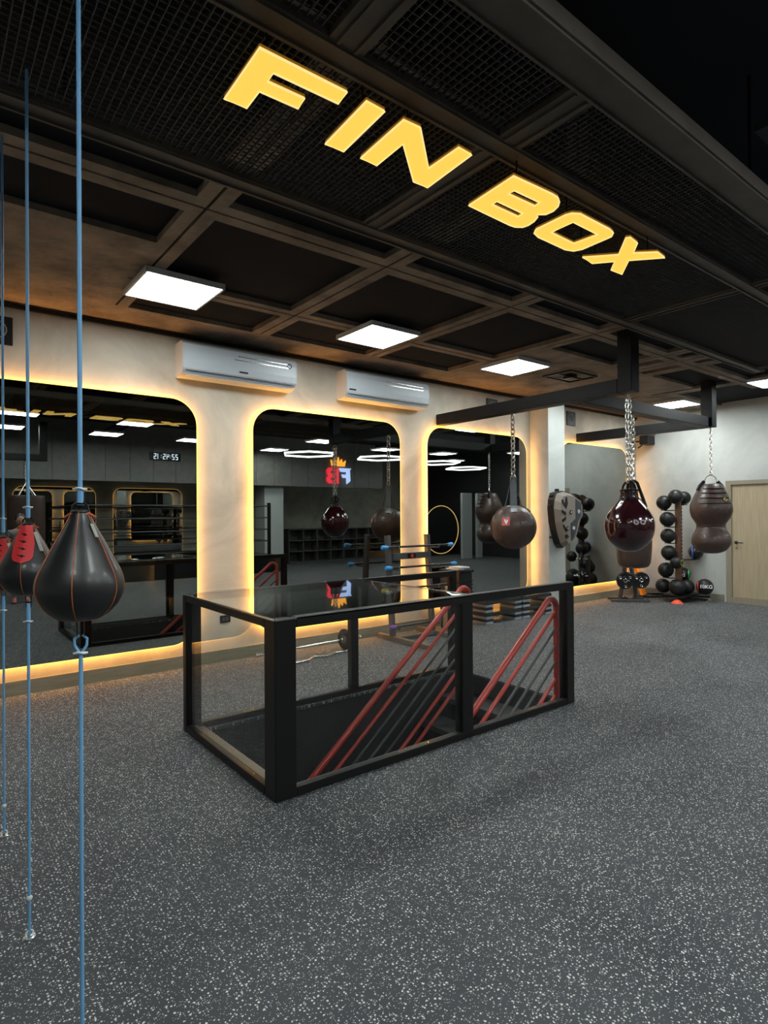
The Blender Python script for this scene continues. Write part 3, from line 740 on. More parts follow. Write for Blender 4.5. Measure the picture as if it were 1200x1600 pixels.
    MB().lathe([(.022, 0), (.022, .004), (.008, .007), (.001, .008)], (x, y, .0005), 16).build('floor_plate', M_chrome, t, True)
speedbag(.334, 1.70, 1.615, .106, .285, ZM + .02, False, 'largest and nearest black leather double-end ball with orange piping and no red lacing', (.055, .085), 'loop')
speedbag(.334, 2.62, 1.575, .101, .275, ZM + .02, True, 'middle black double-end ball with red laced tongue, half behind the nearest one', (.06, .10), 'd')
speedbag(.342, 3.53, 1.50, .10, .27, ZC - .001, True, 'black double-end ball with red laced tongue cut by the left edge of the photo', (.09, .10), 'd')

# ================================================================== STAIR ENCLOSURE
ZR = 1.02
X0, X1, Y0, Y1 = 1.56, 4.38, 2.97, 4.42
rl = thing('stair_enclosure', 'black steel and glass railing box around the stair opening in the floor', 'railing', ((X0 + X1) / 2, (Y0 + Y1) / 2, 0))
def part(mb, n, m, p=rl, sm=False): return mb.build(n, m, p, sm)
part(MB().bbox(X0, Y0, .0, X0 + .135, Y0 + .13, ZR - .012, .003), 'corner_post', M_rail)
p_ = MB().bbox(X1 - .10, Y0, .0, X1, Y0 + .06, ZR - .06, .003).box(X1 - .07, Y0 + .06, 0, X1 - .03, Y0 + .1, ZR - .06); part(p_, 'end_post', M_rail)
p_ = MB().bbox(3.04, Y0 + .005, .0, 3.15, Y0 + .065, ZR - .06, .003).box(3.06, Y0 + .065, 0, 3.13, Y0 + .10, ZR - .06); part(p_, 'middle_post', M_rail)
p_ = MB().bbox(X0, Y1 - .06, 0, X0 + .06, Y1, ZR - .012, .003).box(X0 + .06, Y1 - .05, 0, X0 + .12, Y1 - .01, ZR - .06); part(p_, 'back_corner_post', M_rail)
part(MB().bbox(3.05, Y1 - .06, 0, 3.13, Y1, ZR - .06, .003), 'back_middle_post', M_rail)
part(MB().bbox(X1 - .08, Y1 - .06, 0, X1, Y1, ZR - .06, .003), 'back_end_post', M_rail)
# top rails
part(MB().bbox(X0 + .136, Y0, ZR - .06, X1, Y0 + .06, ZR, .004), 'top_rail', M_rail)
part(MB().bbox(X0, Y0 + .131, ZR - .06, X0 + .06, Y1 - .061, ZR - .012, .004), 'top_rail', M_rail)
part(MB().bbox(X0 + .061, Y1 - .06, ZR - .06, X1, Y1, ZR - .012 + .008, .004), 'top_rail', M_rail)
# bottom rails with a lighter inner sill
part(MB().bbox(X0 + .136, Y0, .0, X1 - .101, Y0 + .05, .05, .004), 'bottom_rail', M_rail)
part(MB().bbox(X0, Y0 + .131, .0, X0 + .05, Y1 - .061, .05, .004), 'bottom_rail', M_rail)
part(MB().bbox(X0 + .121, Y1 - .06, .0, X1, Y1 - .0, .045, .004), 'bottom_rail', M_rail)
part(MB().box(X0 + .136, Y0 + .052, .0, X1 - .101, Y0 + .085, .035).box(X0 + .136, Y0 + .087, .0, X1 - .101, Y0 + .108, .02), 'sill', M_bar)
part(MB().box(X0 + .052, Y0 + .131, .0, X0 + .085, Y1 - .061, .035).box(X0 + .097, Y0 + .131, .0, X0 + .135, Y1 - .061, .02), 'side_sill', M_sill)
# glass
part(MB().box(X0 + .137, Y0 + .024, .051, 3.039, Y0 + .034, ZR - .061), 'glass_pane', M_glass)
part(MB().box(3.151, Y0 + .024, .051, X1 - .101, Y0 + .034, ZR - .061), 'glass_pane', M_glass)
part(MB().box(X0 + .024, Y0 + .131, .051, X0 + .034, Y1 - .061, ZR - .061), 'glass_pane', M_glass)
part(MB().box(X0 + .13, Y1 - .034, .046, 3.049, Y1 - .024, ZR - .061), 'glass_pane', M_glass)
part(MB().box(3.131, Y1 - .034, .046, X1 - .081, Y1 - .024, ZR - .061), 'glass_pane', M_glass)
part(MB().box(X0 + .004, Y0 + .06, ZR - .0115, 3.135, Y1 - .002, ZR - .0035), 'glass_top', M_gtop)
part(MB().box(X0, Y0 + .0, ZR - .0115, 3.13, Y0 + .004, ZR + .0015).box(X0, Y0, ZR - .0115, X0 + .004, Y1, ZR - .001).box(3.136, Y0 + .06, ZR - .0115, 3.144, Y1 - .002, ZR - .001), 'edge_trim', M_chrome)
# side retractable lead (black ridged case at the back end of the railing)
rc = MB().bbox(X1 + .0, Y1 - .10, .80, X1 + .0 + .001, Y1, .81, .0002)
# handrails
def handrail(y, label):
    xp = 4.345; zt = .86; sl = .81; off = .144
    t = thing('stair_handrail', label, 'handrail', (xp, y, 0), None)
    d_ = Vector((-1, 0, -sl)).normalized(); x_end = 1.92
    post = [(xp, y, -.10), (xp, y, zt - .07)]
    for i in range(9):     # bend over the top of the post into the slope
        a = i / 8 * (pi - atan2(1, sl) * 1.0); R_ = .075
        post.append((xp - R_ + R_ * cos(a), y, zt - .07 + R_ * sin(a)))
    lx, _, lz = post[-1]; post.append((x_end, y, lz - (lx - x_end) * sl))
    MB().tube(post, .026, 14).build('main_tube', M_red, t, True)
    for k in range(1, 7):
        z = zt - off * k + .03
        if z < -.05: break
        red = k in (1, 5, 6); r_ = .017 if red else .0125
        p0 = Vector((xp - .02, y, z)); p1 = Vector((x_end, y, z - (xp - .02 - x_end) * sl))
        MB().cyl(p0, p1, r_, n=10).build('red_bar' if red else 'grey_bar', M_red if red else M_bar, t, True)
    MB().cyl((x_end + .02, y, lz - (lx - x_end) * sl + .02), (x_end + .02, y, -1.75), .02, n=10).build('lower_post', M_red, t, True)
handrail(3.125, 'red tube stair handrail on the near side of the stair opening')
handrail(4.16, 'red tube stair handrail on the far side of the opening, half behind the middle post')
stt = MB(); n = 10; zz = 0
for i in range(n):
    xa = HX1 - .001 - .255 * i; z = -.205 * (i + 1); stt.box(xa - (.275 if i < 9 else .25), HY0 + .001, z - .05, xa, HY1 - .001, z); stt.box(xa - .02, HY0 + .001, z - .2, xa, HY1 - .001, z - .05)
single(stt, 'staircase', mat('stair_tread', (.028, .03, .033), .6), 'dark staircase going down inside the glass enclosure', 'stairs', (3, 3.7, -.2))

# ================================================================== SMALL WALL FITTINGS
def plaque(x, z, label):
    t = thing('wall_plaque', label, 'plaque', (x + .125, W, z), 'square black plaques high on the wall')
    MB().bbox(x, W - .02, z, x + .25, W - .0005, z + .25, .003).build('board', M_dark, t)
    e = MB(); c0 = Vector((x + .125, W - .0215, z + .13))
    e.torus(c0, .075, .006, (0, 1, 0), N=28)
    for a in (-.045, 0, .045): e.beam(c0 + Vector((a, 0, -.05)), c0 + Vector((a * .4, 0, .06)), .014, .003)
    e.beam(c0 + Vector((-.05, 0, -.095)), c0 + Vector((.05, 0, -.095)), .006, .003)
    e.build('emblem', mat('emblem_grey', (.16, .16, .155), .5), t, True)
plaque(.43, 3.13, 'black square plaque with pale emblem at the left edge of the photo')
plaque(9.015, 3.155, 'black square plaque with pale emblem on the wall beyond the pillar')
plaque(6.93, 3.14, 'dark plaque just showing over the long gantry arm')
t = thing('wall_socket', 'small dark power socket on the plaster below the gap between two mirrors', 'socket', (2.67, W, .46))
MB().bbox(2.61, W - .012, .42, 2.73, W - .0005, .50, .003).build('plate', M_dark, t)
MB().box(2.635, W - .0145, .44, 2.665, W - .0122, .48).box(2.675, W - .0145, .44, 2.705, W - .0122, .48).build('outlet', M_rackg, t)
t = thing('wall_speaker', 'small black loudspeaker bracketed in the top far corner', 'speaker', (11.2, 5.95, 2.95))
MB().bbox(11.00, 5.82, 2.92, 11.30, 5.98, 3.09, .01).build('cabinet', M_dark, t)
MB().cyl((11.15, 5.98, 3.0), (11.15, W, 3.0), .015).cyl((11.0, 6.0, 2.86), (11.16, 6.0, 2.93), .012).build('bracket', M_dark, t, True)
t = thing('wall_speaker', 'flat black box mounted above the small loudspeaker in the top far corner', 'speaker', (11.2, 6.0, 3.16))
MB().bbox(11.08, 5.80, 3.135, 11.33, 6.18, 3.225, .008).build('cabinet', M_dark, t)
MB().box(11.331, 5.92, 3.15, XR - .001, 6.06, 3.21).build('bracket', M_dark, t)
# square bracket on the ceiling
t = thing('ceiling_bracket', 'thin black square bracket fixed to the ceiling behind the panel light', 'bracket', (7.05, 5.0, ZC))
k = MB(); ccx, ccy = 7.1, 4.85
for s_ in (-1, 1):
    k.beam((ccx - .3, ccy + s_ * .22, ZC - .03), (ccx + .3, ccy + s_ * .22, ZC - .03), .025, .02); k.beam((ccx + s_ * .3, ccy - .22, ZC - .03), (ccx + s_ * .3, ccy + .22, ZC - .03), .025, .02)
k.build('frame', M_dark, t)
MB().bbox(ccx - .07, ccy - .07, ZC - .06, ccx + .07, ccy + .07, ZC - .001, .01).beam((ccx - .3, ccy, ZC - .03), (ccx + .3, ccy, ZC - .03), .02, .02).build('centre_box', M_dark, t)

# ================================================================== WALL TARGET ON THE PILLAR
t = thing('wall_strike_target', 'grey and black torso-shaped striking pad mounted on the pillar', 'strike pad', (8.27, 5.88, 1.5))
out = [(8.03, 1.93), (8.20, 1.965), (8.42, 1.93), (8.60, 1.86), (8.66, 1.76), (8.665, 1.58), (8.60, 1.50), (8.53, 1.36), (8.46, 1.20), (8.35, 1.10), (8.20, 1.04), (8.13, 1.10), (8.06, 1.25), (7.99, 1.45), (7.96, 1.68), (7.98, 1.82)]
ctr = (8.30, 1.52)
def sc(lp, k): return [(ctr[0] + (a - ctr[0]) * k, ctr[1] + (b - ctr[1]) * k) for a, b in lp]
mp = lambda u, v, q: Vector((u, q, v))
MB().prism([out], mp, 5.76, 5.879).build('backing', M_rubber, t)
m = MB(); o1 = sc(out, .97); o2 = sc(out, .84); n = len(out)
m.add([mp(a, b, 5.76) for a, b in o1] + [mp(a, b, 5.66) for a, b in o2], [(i, (i + 1) % n, n + (i + 1) % n, n + i) for i in range(n)] + [tuple(range(n, 2 * n))])
pd = m.build('pad', mat('target_grey', (.20, .175, .15), .5), t)
dk = MB()
for lp in ([(8.02, 1.82), (8.06, 1.82), (8.12, 1.74), (8.14, 1.86), (8.17, 1.86), (8.19, 1.75), (8.15, 1.68), (8.05, 1.77)], [(8.03, 1.66), (8.14, 1.62), (8.14, 1.57), (8.03, 1.62)], [(8.03, 1.50), (8.14, 1.55), (8.14, 1.50), (8.06, 1.46)],
           [(8.05, 1.42), (8.09, 1.42), (8.17, 1.32), (8.14, 1.30)], [(8.10, 1.25), (8.17, 1.27), (8.22, 1.22), (8.14, 1.19)]):
    dk.prism([lp], mp, 5.650, 5.659)
dk.build('black_stripe', M_dark, pd)
dk = MB(); dk.prism([[(8.41, 1.83), (8.56, 1.77), (8.56, 1.56), (8.47, 1.48), (8.41, 1.30), (8.34, 1.20), (8.28, 1.16), (8.27, 1.44), (8.41, 1.52)]], mp, 5.650, 5.659)
dk.build('dark_panel', mat('target_dark', (.035, .037, .045), .5), pd)
for a, b in ((8.27, 1.62), (8.18, 1.36), (8.48, 1.63), (8.34, 1.36)):
    e = MB(); e.cyl((a, 5.6495, b), (a, 5.642, b), .035, n=20); o = e.build('target_disc', M_dark if a < 8.3 else mat('disc_grey', (.3, .3, .32), .4), pd, True)
    e = MB()
    for dx, dz in ((.013, 0), (-.013, 0), (0, .013), (0, -.013)): e.sphere((a + dx, 5.641, b + dz), .006, 8, 5)
    e.build('disc_mark', M_wlabel, pd, True)
e = MB()
for a, b in ((7.955, 1.72), (8.0, 1.88), (8.0, 1.22), (8.15, 1.98)): e.cyl((a, 5.80, b), (a, 5.86, b), .02, n=10)
e.build('mounting_lug', M_dark, t, True)

# ================================================================== BODY-BAR RACK
yb = 5.86
t = thing('bar_rack', 'dark grey upright rack holding padded exercise bars in front of the mirrors', 'rack', (5.15, 5.8, 0))
for xx in (4.74, 5.42):
    u_ = MB().beam((xx, yb, .05), (xx, yb + .10, 1.33), .07, .05).build('upright', M_rackg, t)
    hh = MB()
    for i in range(9): z = .25 + i * .125; hh.cyl((xx, yb - .025 + .1 * (z / 1.33), z), (xx, yb - .03 + .1 * (z / 1.33), z), .008, n=8)
    hh.build('peg_hole', M_chrome, u_, True)
    MB().bbox(xx - .035, 5.16, .001, xx + .035, 6.15, .06, .006).build('foot', M_rackb, t)
    for z in (1.19, .93, .66, .19): MB().bbox(xx - .012, yb - .14, z - .035, xx + .012, yb - .02 + .1 * z / 1.33, z - .019, .002).box(xx - .012, yb - .14, z - .019, xx + .012, yb - .130, z + .01).build('hook', M_rackg, t)
MB().bbox(4.78, yb + .02, 1.02, 5.38, yb + .07, 1.10, .004).build('cross_plate', M_rackg, t)
MB().bbox(4.78, 5.75, .012, 5.38, 5.82, .055, .004).build('base_bar', M_rackg, t)
e = MB().bbox(5.01, yb + .012, 1.03, 5.15, yb + .0195, 1.09, .003).build('logo_plate', M_dark, t)
MB().cyl((5.08, yb + .011, 1.06), (5.08, yb + .006, 1.06), .024, n=16).build('logo', M_redlab, t, True)
def bodybar(z, xa, xb, m, label, y=yb - .09):
    b = thing('exercise_bar', label, 'exercise bar', ((xa + xb) / 2, y, z), 'exercise bars on the upright rack')
    MB().cyl((xa + .05, y, z), (xb - .05, y, z), .014, n=10).build('padded_tube', M_rubber, b, True)
    for a, s_ in ((xa, 1), (xb, -1)):
        MB().tube([(a, y, z), (a + s_ * .02, y, z), (a + s_ * .07, y, z), (a + s_ * .1, y, z)], [.022, .03, .026, .016], 12).build('end_cap', m, b, True)
bodybar(1.19, 4.50, 5.72, M_blue, 'exercise bar with blue end caps on the top hooks of the rack')
bodybar(.93, 4.56, 5.78, M_blue, 'exercise bar with blue end caps on the second hooks of the rack')
bodybar(.66, 4.50, 5.74, M_yellow, 'exercise bar with yellow end caps on the third hooks of the rack')
bodybar(.19, 4.62, 5.74, M_purple, 'exercise bar with purple end caps on the lowest hooks of the rack')

# crate with towel and paper bag
t = thing('equipment_bin', 'black ridged bin with a folded white towel behind the far handrail', 'bin', (5.83, 5.9, 0))
k = MB().bbox(5.78, 5.70, .0, 6.03, 6.08, .80, .01)
for i in range(12): k.box(5.775, 5.695, .12 + i * .05, 6.035, 6.085, .14 + i * .05)
k.build('body', M_rubber, t)
MB().bbox(5.765, 5.68, .80, 6.045, 6.10, .83, .008).build('lid', M_dark, t)
single(MB().bbox(5.79, 5.74, .831, 5.92, 5.98, .85, .008).bbox(5.81, 5.72, .851, 6.01, 5.95, .872, .009), 'folded_towel', mat('towel_white', (.6, .6, .58), .9), 'white folded towel on top of the black ridged bin', 'towel', (5.8, 5.8, .831))
k = MB(); k.add([(5.475, 5.62, 0), (5.62, 5.62, 0), (5.62, 5.72, 0), (5.475, 5.72, 0), (5.47, 5.61, .60), (5.625, 5.61, .60), (5.62, 5.67, .65), (5.475, 5.67, .65)], [(0, 3, 2, 1), (4, 5, 6, 7), (0, 1, 5, 4), (1, 2, 6, 5), (2, 3, 7, 6), (3, 0, 4, 7)])
single(k, 'paper_sack', mat('kraft_paper', (.26, .15, .085), .8, var=.2), 'brown paper sack standing in front of the black ridged bin', 'sack', (5.55, 5.67, 0))

# ================================================================== BARBELLS ON THE FLOOR
def barbell(pa, pb, rp, label, shaft=.012):
    pa, pb = Vector(pa), Vector(pb); d_ = (pb - pa).normalized(); L = (pb - pa).length
    t = thing('barbell', label, 'barbell', (pa + pb) / 2, 'bars lying on the floor by the wall')
    MB().cyl(pa + d_ * .28, pb - d_ * .28, shaft, n=12).build('shaft', M_chrome, t, True)
    for p, s_ in ((pa, d_), (pb, -d_)): MB().cyl(p, p + s_ * .28, .023, n=14).build('sleeve', M_chrome, t, True)
    for p, s_ in ((pa, d_), (pb, -d_)):
        if rp:
            w_ = MB().lathe([(.026, -.018), (rp * .93, -.018), (rp, -.01), (rp, .01), (rp * .93, .018), (.026, .018)], p + s_ * .24, 36, None, d_).build('weight_plate', M_rubber, t, True)
            MB().lathe([(.025, -.021), (rp * .4, -.021), (rp * .4, .021), (.025, .021)], p + s_ * .24, 24, None, d_).build('plate_hub', M_rackg, w_, True)
barbell((2.80, 5.76, .125), (4.22, 5.84, .125), .122, 'chrome barbell with two small black plates lying by the wall')
k = MB().tube([(2.98, 5.56, .018), (3.35, 5.60, .018), (3.47, 5.70, .018), (3.60, 5.60, .018), (3.75, 5.71, .018), (4.0, 5.70, .018)], .014, 10)
single(k, 'curl_bar', M_chrome, 'bent chrome curl bar lying in front of the plated barbell', 'bar', (3.4, 5.6, .018), smooth=True)

# ================================================================== AEROBIC STEPS
def step(x0, x1, z, label, legs=True):
    y0, y1 = 5.80, 6.12
    t = thing('aerobic_step', label, 'aerobic step', ((x0 + x1) / 2, 5.96, z), 'aerobic steps stacked by the wall')
    hz = .115
    MB().bbox(x0, y0, z + hz, x1, y1, z + hz + .05, .015).build('deck', M_rubber, t)
    MB().box(x0 + .03, y0 + .02, z + hz + .05, x1 - .03, y1 - .02, z + hz + .054).build('deck_mat', M_rubbers, t)
    for a in (x0 + .002, x1 - .162):
        MB().bbox(a, y0 + .002, z + .001, a + .16, y1 - .002, z + .038, .008).build('riser', M_grey3, t)
        MB().bbox(a + .004, y0 + .006, z + .039, a + .156, y1 - .006, z + .078, .008).build('riser', M_dark, t)
        MB().bbox(a, y0 + .002, z + .079, a + .16, y1 - .002, z + hz - .001, .008).build('riser', M_grey3, t)
step(6.42, 7.22, 0, 'lower aerobic step of the left stack by the third mirror'); step(6.42, 7.22, .170, 'upper aerobic step of the left stack by the third mirror')
step(7.25, 7.97, 0, 'lower aerobic step of the right stack against the pillar'); step(7.25, 7.97, .170, 'upper aerobic step of the right stack against the pillar')

# ================================================================== PLATE TREE
px, py = 10.15, 5.72
t = thing('plate_tree', 'black weight plate stand in the corner in front of the last mirror', 'weight rack', (px, py, 0))
Rv = Vector((.786, -.618, 0)); Fv = Vector((.618, .786, 0)); Pt = lambda a, b, z: Vector((px, py, 0)) + Rv * a + Fv * b + Vector((0, 0, z))
MB().beam(Pt(-.36, -.06, .025), Pt(.30, -.14, .025), .06, .04).build('foot', M_rackg, t)
MB().beam(Pt(-.30, .26, .025), Pt(.34, .20, .025), .06, .04).build('foot', M_rackg, t)
MB().beam(Pt(.0, -.08, .05), Pt(.0, .21, .05), .05, .03).build('base_link', M_rackg, t)
MB().beam(Pt(-.15, .06, .05), Pt(-.03, .06, .78), .05, .05).build('upright', M_rackg, t)
MB().beam(Pt(.15, .06, .05), Pt(.03, .06, .78), .05, .05).build('upright', M_rackg, t)
MB().cyl(Pt(-.10, .06, .40), Pt(-.10, -.22, .40), .014).cyl(Pt(.12, .06, .40), Pt(.12, -.16, .40), .014).cyl(Pt(-.05, .06, .72), Pt(-.05, -.18, .72), .014).build('peg', M_chrome, t, True)
def plate(c, r, label):
    o = thing('weight_plate', label, 'weight plate', c, 'plates on the stand in the corner'); ax = -Fv
    prof = [(.02, -.018), (r * .45, -.018), (r * .5, -.010), (r * .85, -.010), (r * .9, -.02), (r, -.015), (r, .015), (r * .9, .02), (r * .85, .010), (r * .5, .010), (r * .45, .018), (.02, .018)]
    MB().lathe(prof, c, 40, None, ax).build('disc', M_rubbers, o, True)
    MB().torus(Vector(c) + ax * .018, .03, .008, ax).build('hub_ring', M_chrome, o, True)
    a_, b_ = basis(ax)
    for k in range(3):
        an = 2 * pi * k / 3 + .5; p = Vector(c) + ax * .011 + (a_ * cos(an) + b_ * sin(an)) * r * .67
        MB().torus(p, r * .13, .006, ax, N=14).build('grip', M_chrome, o, True)
plate(Pt(-.12, -.10, .39), .155, 'largest front plate hanging on the left of the corner stand')
plate(Pt(-.06, -.03, .40), .135, 'plate tucked right behind the left front one on the stand')
plate(Pt(.20, -.02, .385), .150, 'plate on the right peg of the corner stand')
plate(Pt(-.13, -.08, .735), .115, 'small plate on the top peg of the corner stand')

# ================================================================== MEDICINE BALL RACK
bx, by = 10.86, 5.17
t = thing('ball_rack', 'reddish brown pole rack with black arms holding medicine balls', 'ball rack', (bx, by, 0))
Q = lambda a, b, z: Vector((bx, by, 0)) + Rv * a + Fv * b + Vector((0, 0, z))
MB().bbox(bx - .045, by - .045, .10, bx + .045, by + .045, 1.98, .006).build('pole', mat('rust_brown_pole', (.13, .06, .035), .6, var=.4, vscale=14), t)
sl = MB()
for i in range(26): sl.cyl(Q(.036, -.045, .25 + i * .065), Q(.036, -.052, .25 + i * .065), .012, n=8)
sl.build('slot', M_dark, t)
for (a, b) in ((-.60, -.06), (.22, -.52), (.50, -.10), (-.20, .34)):
    MB().beam(Q(0, 0, .09), Q(a, b, .09), .05, .035).build('leg', M_dark, t)
    w_ = MB().cyl(Q(a, b, .08), Q(a, b, .05), .012); w_.lathe([(.01, -.012), (.028, -.012), (.028, .012), (.01, .012)], Q(a, b, .029), 16, None, (1, .3, 0)); w_.build('caster', M_chrome, t, True)
MB().bbox(bx - .30, by - .22, .108, bx + .40, by + .18, .128, .006).build('base_shelf', M_dark, t)
# each ball: offset right of the pole, offset behind it, height, radius (metres), label, marking
balls = [(-0.203, 0.120, 1.785, 0.132, 'black medicine ball at top left of the pole rack', None), (-0.116, -0.140, 1.883, 0.129, 'black medicine ball resting highest on the pole rack', None), (0.112, 0.020, 1.869, 0.118, 'black medicine ball at the top right of the pole rack', None),
         (-0.201, 0.000, 1.484, 0.133, 'black medicine ball on the second arm of the pole rack', None), (-0.193, 0.000, 1.184, 0.128, 'black medicine ball on the third arm of the pole rack', None), (-0.182, 0.000, 0.880, 0.129, 'black medicine ball on the fourth arm of the pole rack', None),
         (-0.141, -0.200, 0.710, 0.107, 'medicine ball with a yellow-green mark held halfway down the pole rack', 'g'), (-0.197, 0.080, 0.558, 0.135, 'black medicine ball on the lowest arm of the pole rack', None),
         (-0.212, 0.160, 0.246, 0.130, 'black medicine ball at the far left of the rack base', None), (-0.116, -0.180, 0.209, 0.144, 'large black medicine ball at the front left of the rack base', None),
         (0.134, -0.020, 0.215, 0.128, 'black medicine ball on the rack base right beside the pole', None), (0.150, 0.160, 0.432, 0.130, 'black medicine ball with green rim resting above the base balls', 'green'),
         (0.393, -0.140, 0.207, 0.142, 'black medicine ball with white 10KG lettering at the right of the base', '10'), (0.365, 0.100, 0.878, 0.126, 'blue and black medicine ball behind the bottom of the double-lobe bag', 'blue')]
for a, b, z, r, lab, kind in balls:
    c0 = Q(a, b, z)
    if z < .4: c0.z = max(c0.z, .129 + r)
    if kind == 'green': c0.z += .035
    o = thing('medicine_ball', lab, 'medicine ball', c0, 'medicine balls on the pole rack')
    MB().sphere(c0, r, 32, 18).build('shell', M_rubber if kind != 'blue' else M_rubbers, o, True)
    seam = MB()
    for nrm in ((0, 0, 1),) if kind in ('10', 'green') else ((1, 0, .2), (0, 1, .3), (.2, .1, 1)): seam.torus(c0, r + .0002, .0022, nrm, N=36, n=5)
    seam.build('seam', M_dark, o, True)
    cdir = (Vector((0, 0, 1.6)) - c0).normalized(); rt = Vector((0, 0, 1)).cross(cdir).normalized() 
    if kind == '10':
        up = cdir.cross(rt); text_obj('10KG', 'lettering', M_wlabel, o, c0 + cdir * (r + .002) + rt * .02 - up * .0, .085, rt, up, .004, True)
        MB().torus(c0 - rt * r * .78 + cdir * r * .2, r * .6, .012, rt, N=30).build('coloured_band', M_redlab, o, True)
    if kind == 'green':
        up = cdir.cross(rt); MB().torus(c0 + rt * r * .75 + cdir * r * .12, r * .64, .012, rt, N=30).build('coloured_band', mat('green_band', (.05, .4, .1), .5), o, True)
        text_obj('8KG', 'lettering', M_wlabel, o, c0 + cdir * (r + .002) - rt * .03 - up * .02, .075, rt, up, .004, True)
    if kind == 'g':
        MB().torus(c0 + rt * r * .80 + cdir * r * .3, r * .42, .010, rt + cdir * .5, N=24).build('coloured_band', mat('lime_band', (.4, .5, .05), .5), o, True)
    if kind == 'blue':
        MB().torus(c0 - rt * r * .45, r * .85, .016, rt, N=30).build('coloured_band', mat('blue_band', (.04, .12, .5), .5), o, True)
arms = []
for a, b, zz in ((-0.203, 0.120, 1.642), (-0.201, 0.000, 1.339), (-0.193, 0.000, 1.044), (-0.182, 0.000, 0.739), (-0.197, 0.080, 0.412), (0.365, 0.100, 0.742), (0.112, 0.020, 1.739)):
    k = MB().beam(Q(0, 0, zz), Q(a, b, zz), .022, .016); k.torus(Q(a, b, zz + .008), .055, .007, (0, 0, 1), N=20); k.build('arm', M_dark, t)

# things in the corner
t = thing('foam_strips', 'bundle of orange yellow strips leaning in the far corner', 'foam strips', (11.15, 6.0, 0))
for i, (a, b) in enumerate(((11.02, 10.93), (11.10, 11.05), (11.18, 11.15))):
    MB().beam((a + .02, 5.96 + i * .02, .0), (b, 6.12 + i * .012, .80 - i * .03), .055, .022).build('strip', M_orange, t)
t = thing('marker_cone', 'small red disc cone on the floor beside the ball rack', 'cone', (10.85, 5.22, 0))
c0 = Vector((10.62, 5.02, 0)) + Rv * (-.07) ; t.location = c0; t['_o'] = tuple(c0)
MB().lathe([(.10, .001), (.098, .006), (.045, .055), (.03, .058), (.026, .052)], c0, 28).build('cone', M_cone, t, True)
k = MB(); rnd = random.Random(4)
for i in range(3):
    pts = [Vector((10.9, 5.75, .012 + i * .013)) + Vector((-.35 + .9 * s_ / 10 + rnd.uniform(-.03, .03), .06 * sin(s_ + i) + .04 * i, 0)) for s_ in range(11)]
    k.tube(pts, .012, 6)
single(k, 'battle_rope', M_dark, 'black rope lying on the floor along the corner wall', 'rope', (10.9, 5.75, 0), smooth=True)

# ================================================================== THE REST OF THE ROOM (seen in the mirrors)
# boxing ring
rg = thing('boxing_ring', 'dark boxing ring with ropes seen reflected in the mirrors', 'boxing ring', (5.3, -4.4, 0))
RX0, RX1, RY0, RY1 = 2.6, 8.2, -6.8, -2.7
MB().bbox(RX0, RY0, .0, RX1, RY1, .45, .01).build('platform', M_dark, rg)
MB().box(RX0 + .05, RY0 + .05, .451, RX1 - .05, RY1 - .05, .47).build('canvas', mat('ring_canvas', (.05, .055, .06), .7), rg)
cor = [(RX0 + .3, RY0 + .3), (RX1 - .3, RY0 + .3), (RX1 - .3, RY1 - .3), (RX0 + .3, RY1 - .3)]
for a, b in cor: MB().cyl((a, b, .47), (a, b, 1.95), .05).build('corner_post', M_dark, rg, True)
for i in range(4):
    for zz in (.87, 1.2, 1.53, 1.86):
        (a, b), (c_, d_) = cor[i], cor[(i + 1) % 4]; MB().cyl((a, b, zz), (c_, d_, zz), .018, n=8).build('ring_rope', mat('ring_rope_black', (.05, .05, .05), .35), rg, True)
# back mirrors
for i, x in enumerate((-.5, 2.1, 4.7)):
    tt = thing('backlit_mirror', ['mirror on the opposite wall behind the left corner of the boxing ring', 'mirror on the opposite wall behind the middle of the boxing ring', 'mirror on the opposite wall behind the right half of the boxing ring'][i], 'mirror', (x + 1, -7, .3), 'mirrors on the opposite wall')
    MB().prism([rrect(x, .3, x + 2.1, 2.45, .25, 8)], mp, -6.94, -6.93).build('mirror_glass', M_mirror, tt)
    MB().prism([rrect(x - .012, .288, x + 2.112, 2.462, .262, 8), rrect(x - .001, .299, x + 2.101, 2.451, .251, 8)], mp, -6.95, -6.935).build('led_strip', M_lipdim, tt)
# digital clock, faces the mirror wall
ck = thing('digital_clock', 'black digital clock with white digits on the grey boards, seen reflected', 'clock', (5.3, -4, 3.2))
MB().bbox(4.90, -3.999, 3.09, 5.72, -3.96, 3.31, .01).build('case', M_dark, ck)
SEG = {'0': 'abcdef', '1': 'bc', '2': 'abged', '3': 'abgcd', '4': 'fgbc', '5': 'afgcd'}
M_seg = mat('clock_digit', (.8, .9, 1), .5, emit=(.8, .93, 1), es=2.6)
dg = MB(); xp = 5.64
for chh in '22:45:15':
    if chh == ':':
        for z in (3.17, 3.225): dg.box(xp - .018, -3.959, z, xp - .004, -3.957, z + .014)
        xp -= .045; continue
    w, h_ = .062, .072; zb = 3.13; k = .013
    for s_ in SEG[chh]:
        # reading direction is -X for a viewer in front of the clock
        rct = {'a': (0, 2 * h_ - k, w, 2 * h_), 'g': (0, h_ - k / 2, w, h_ + k / 2), 'd': (0, 0, w, k), 'b': (w - k, h_, w, 2 * h_), 'c': (w - k, 0, w, h_), 'f': (0, h_, k, 2 * h_), 'e': (0, 0, k, h_)}[s_]
        dg.box(xp - rct[2], -3.959, zb + rct[1], xp - rct[0], -3.957, zb + rct[3])
    xp -= .098
dg.build('digits', M_seg, ck)
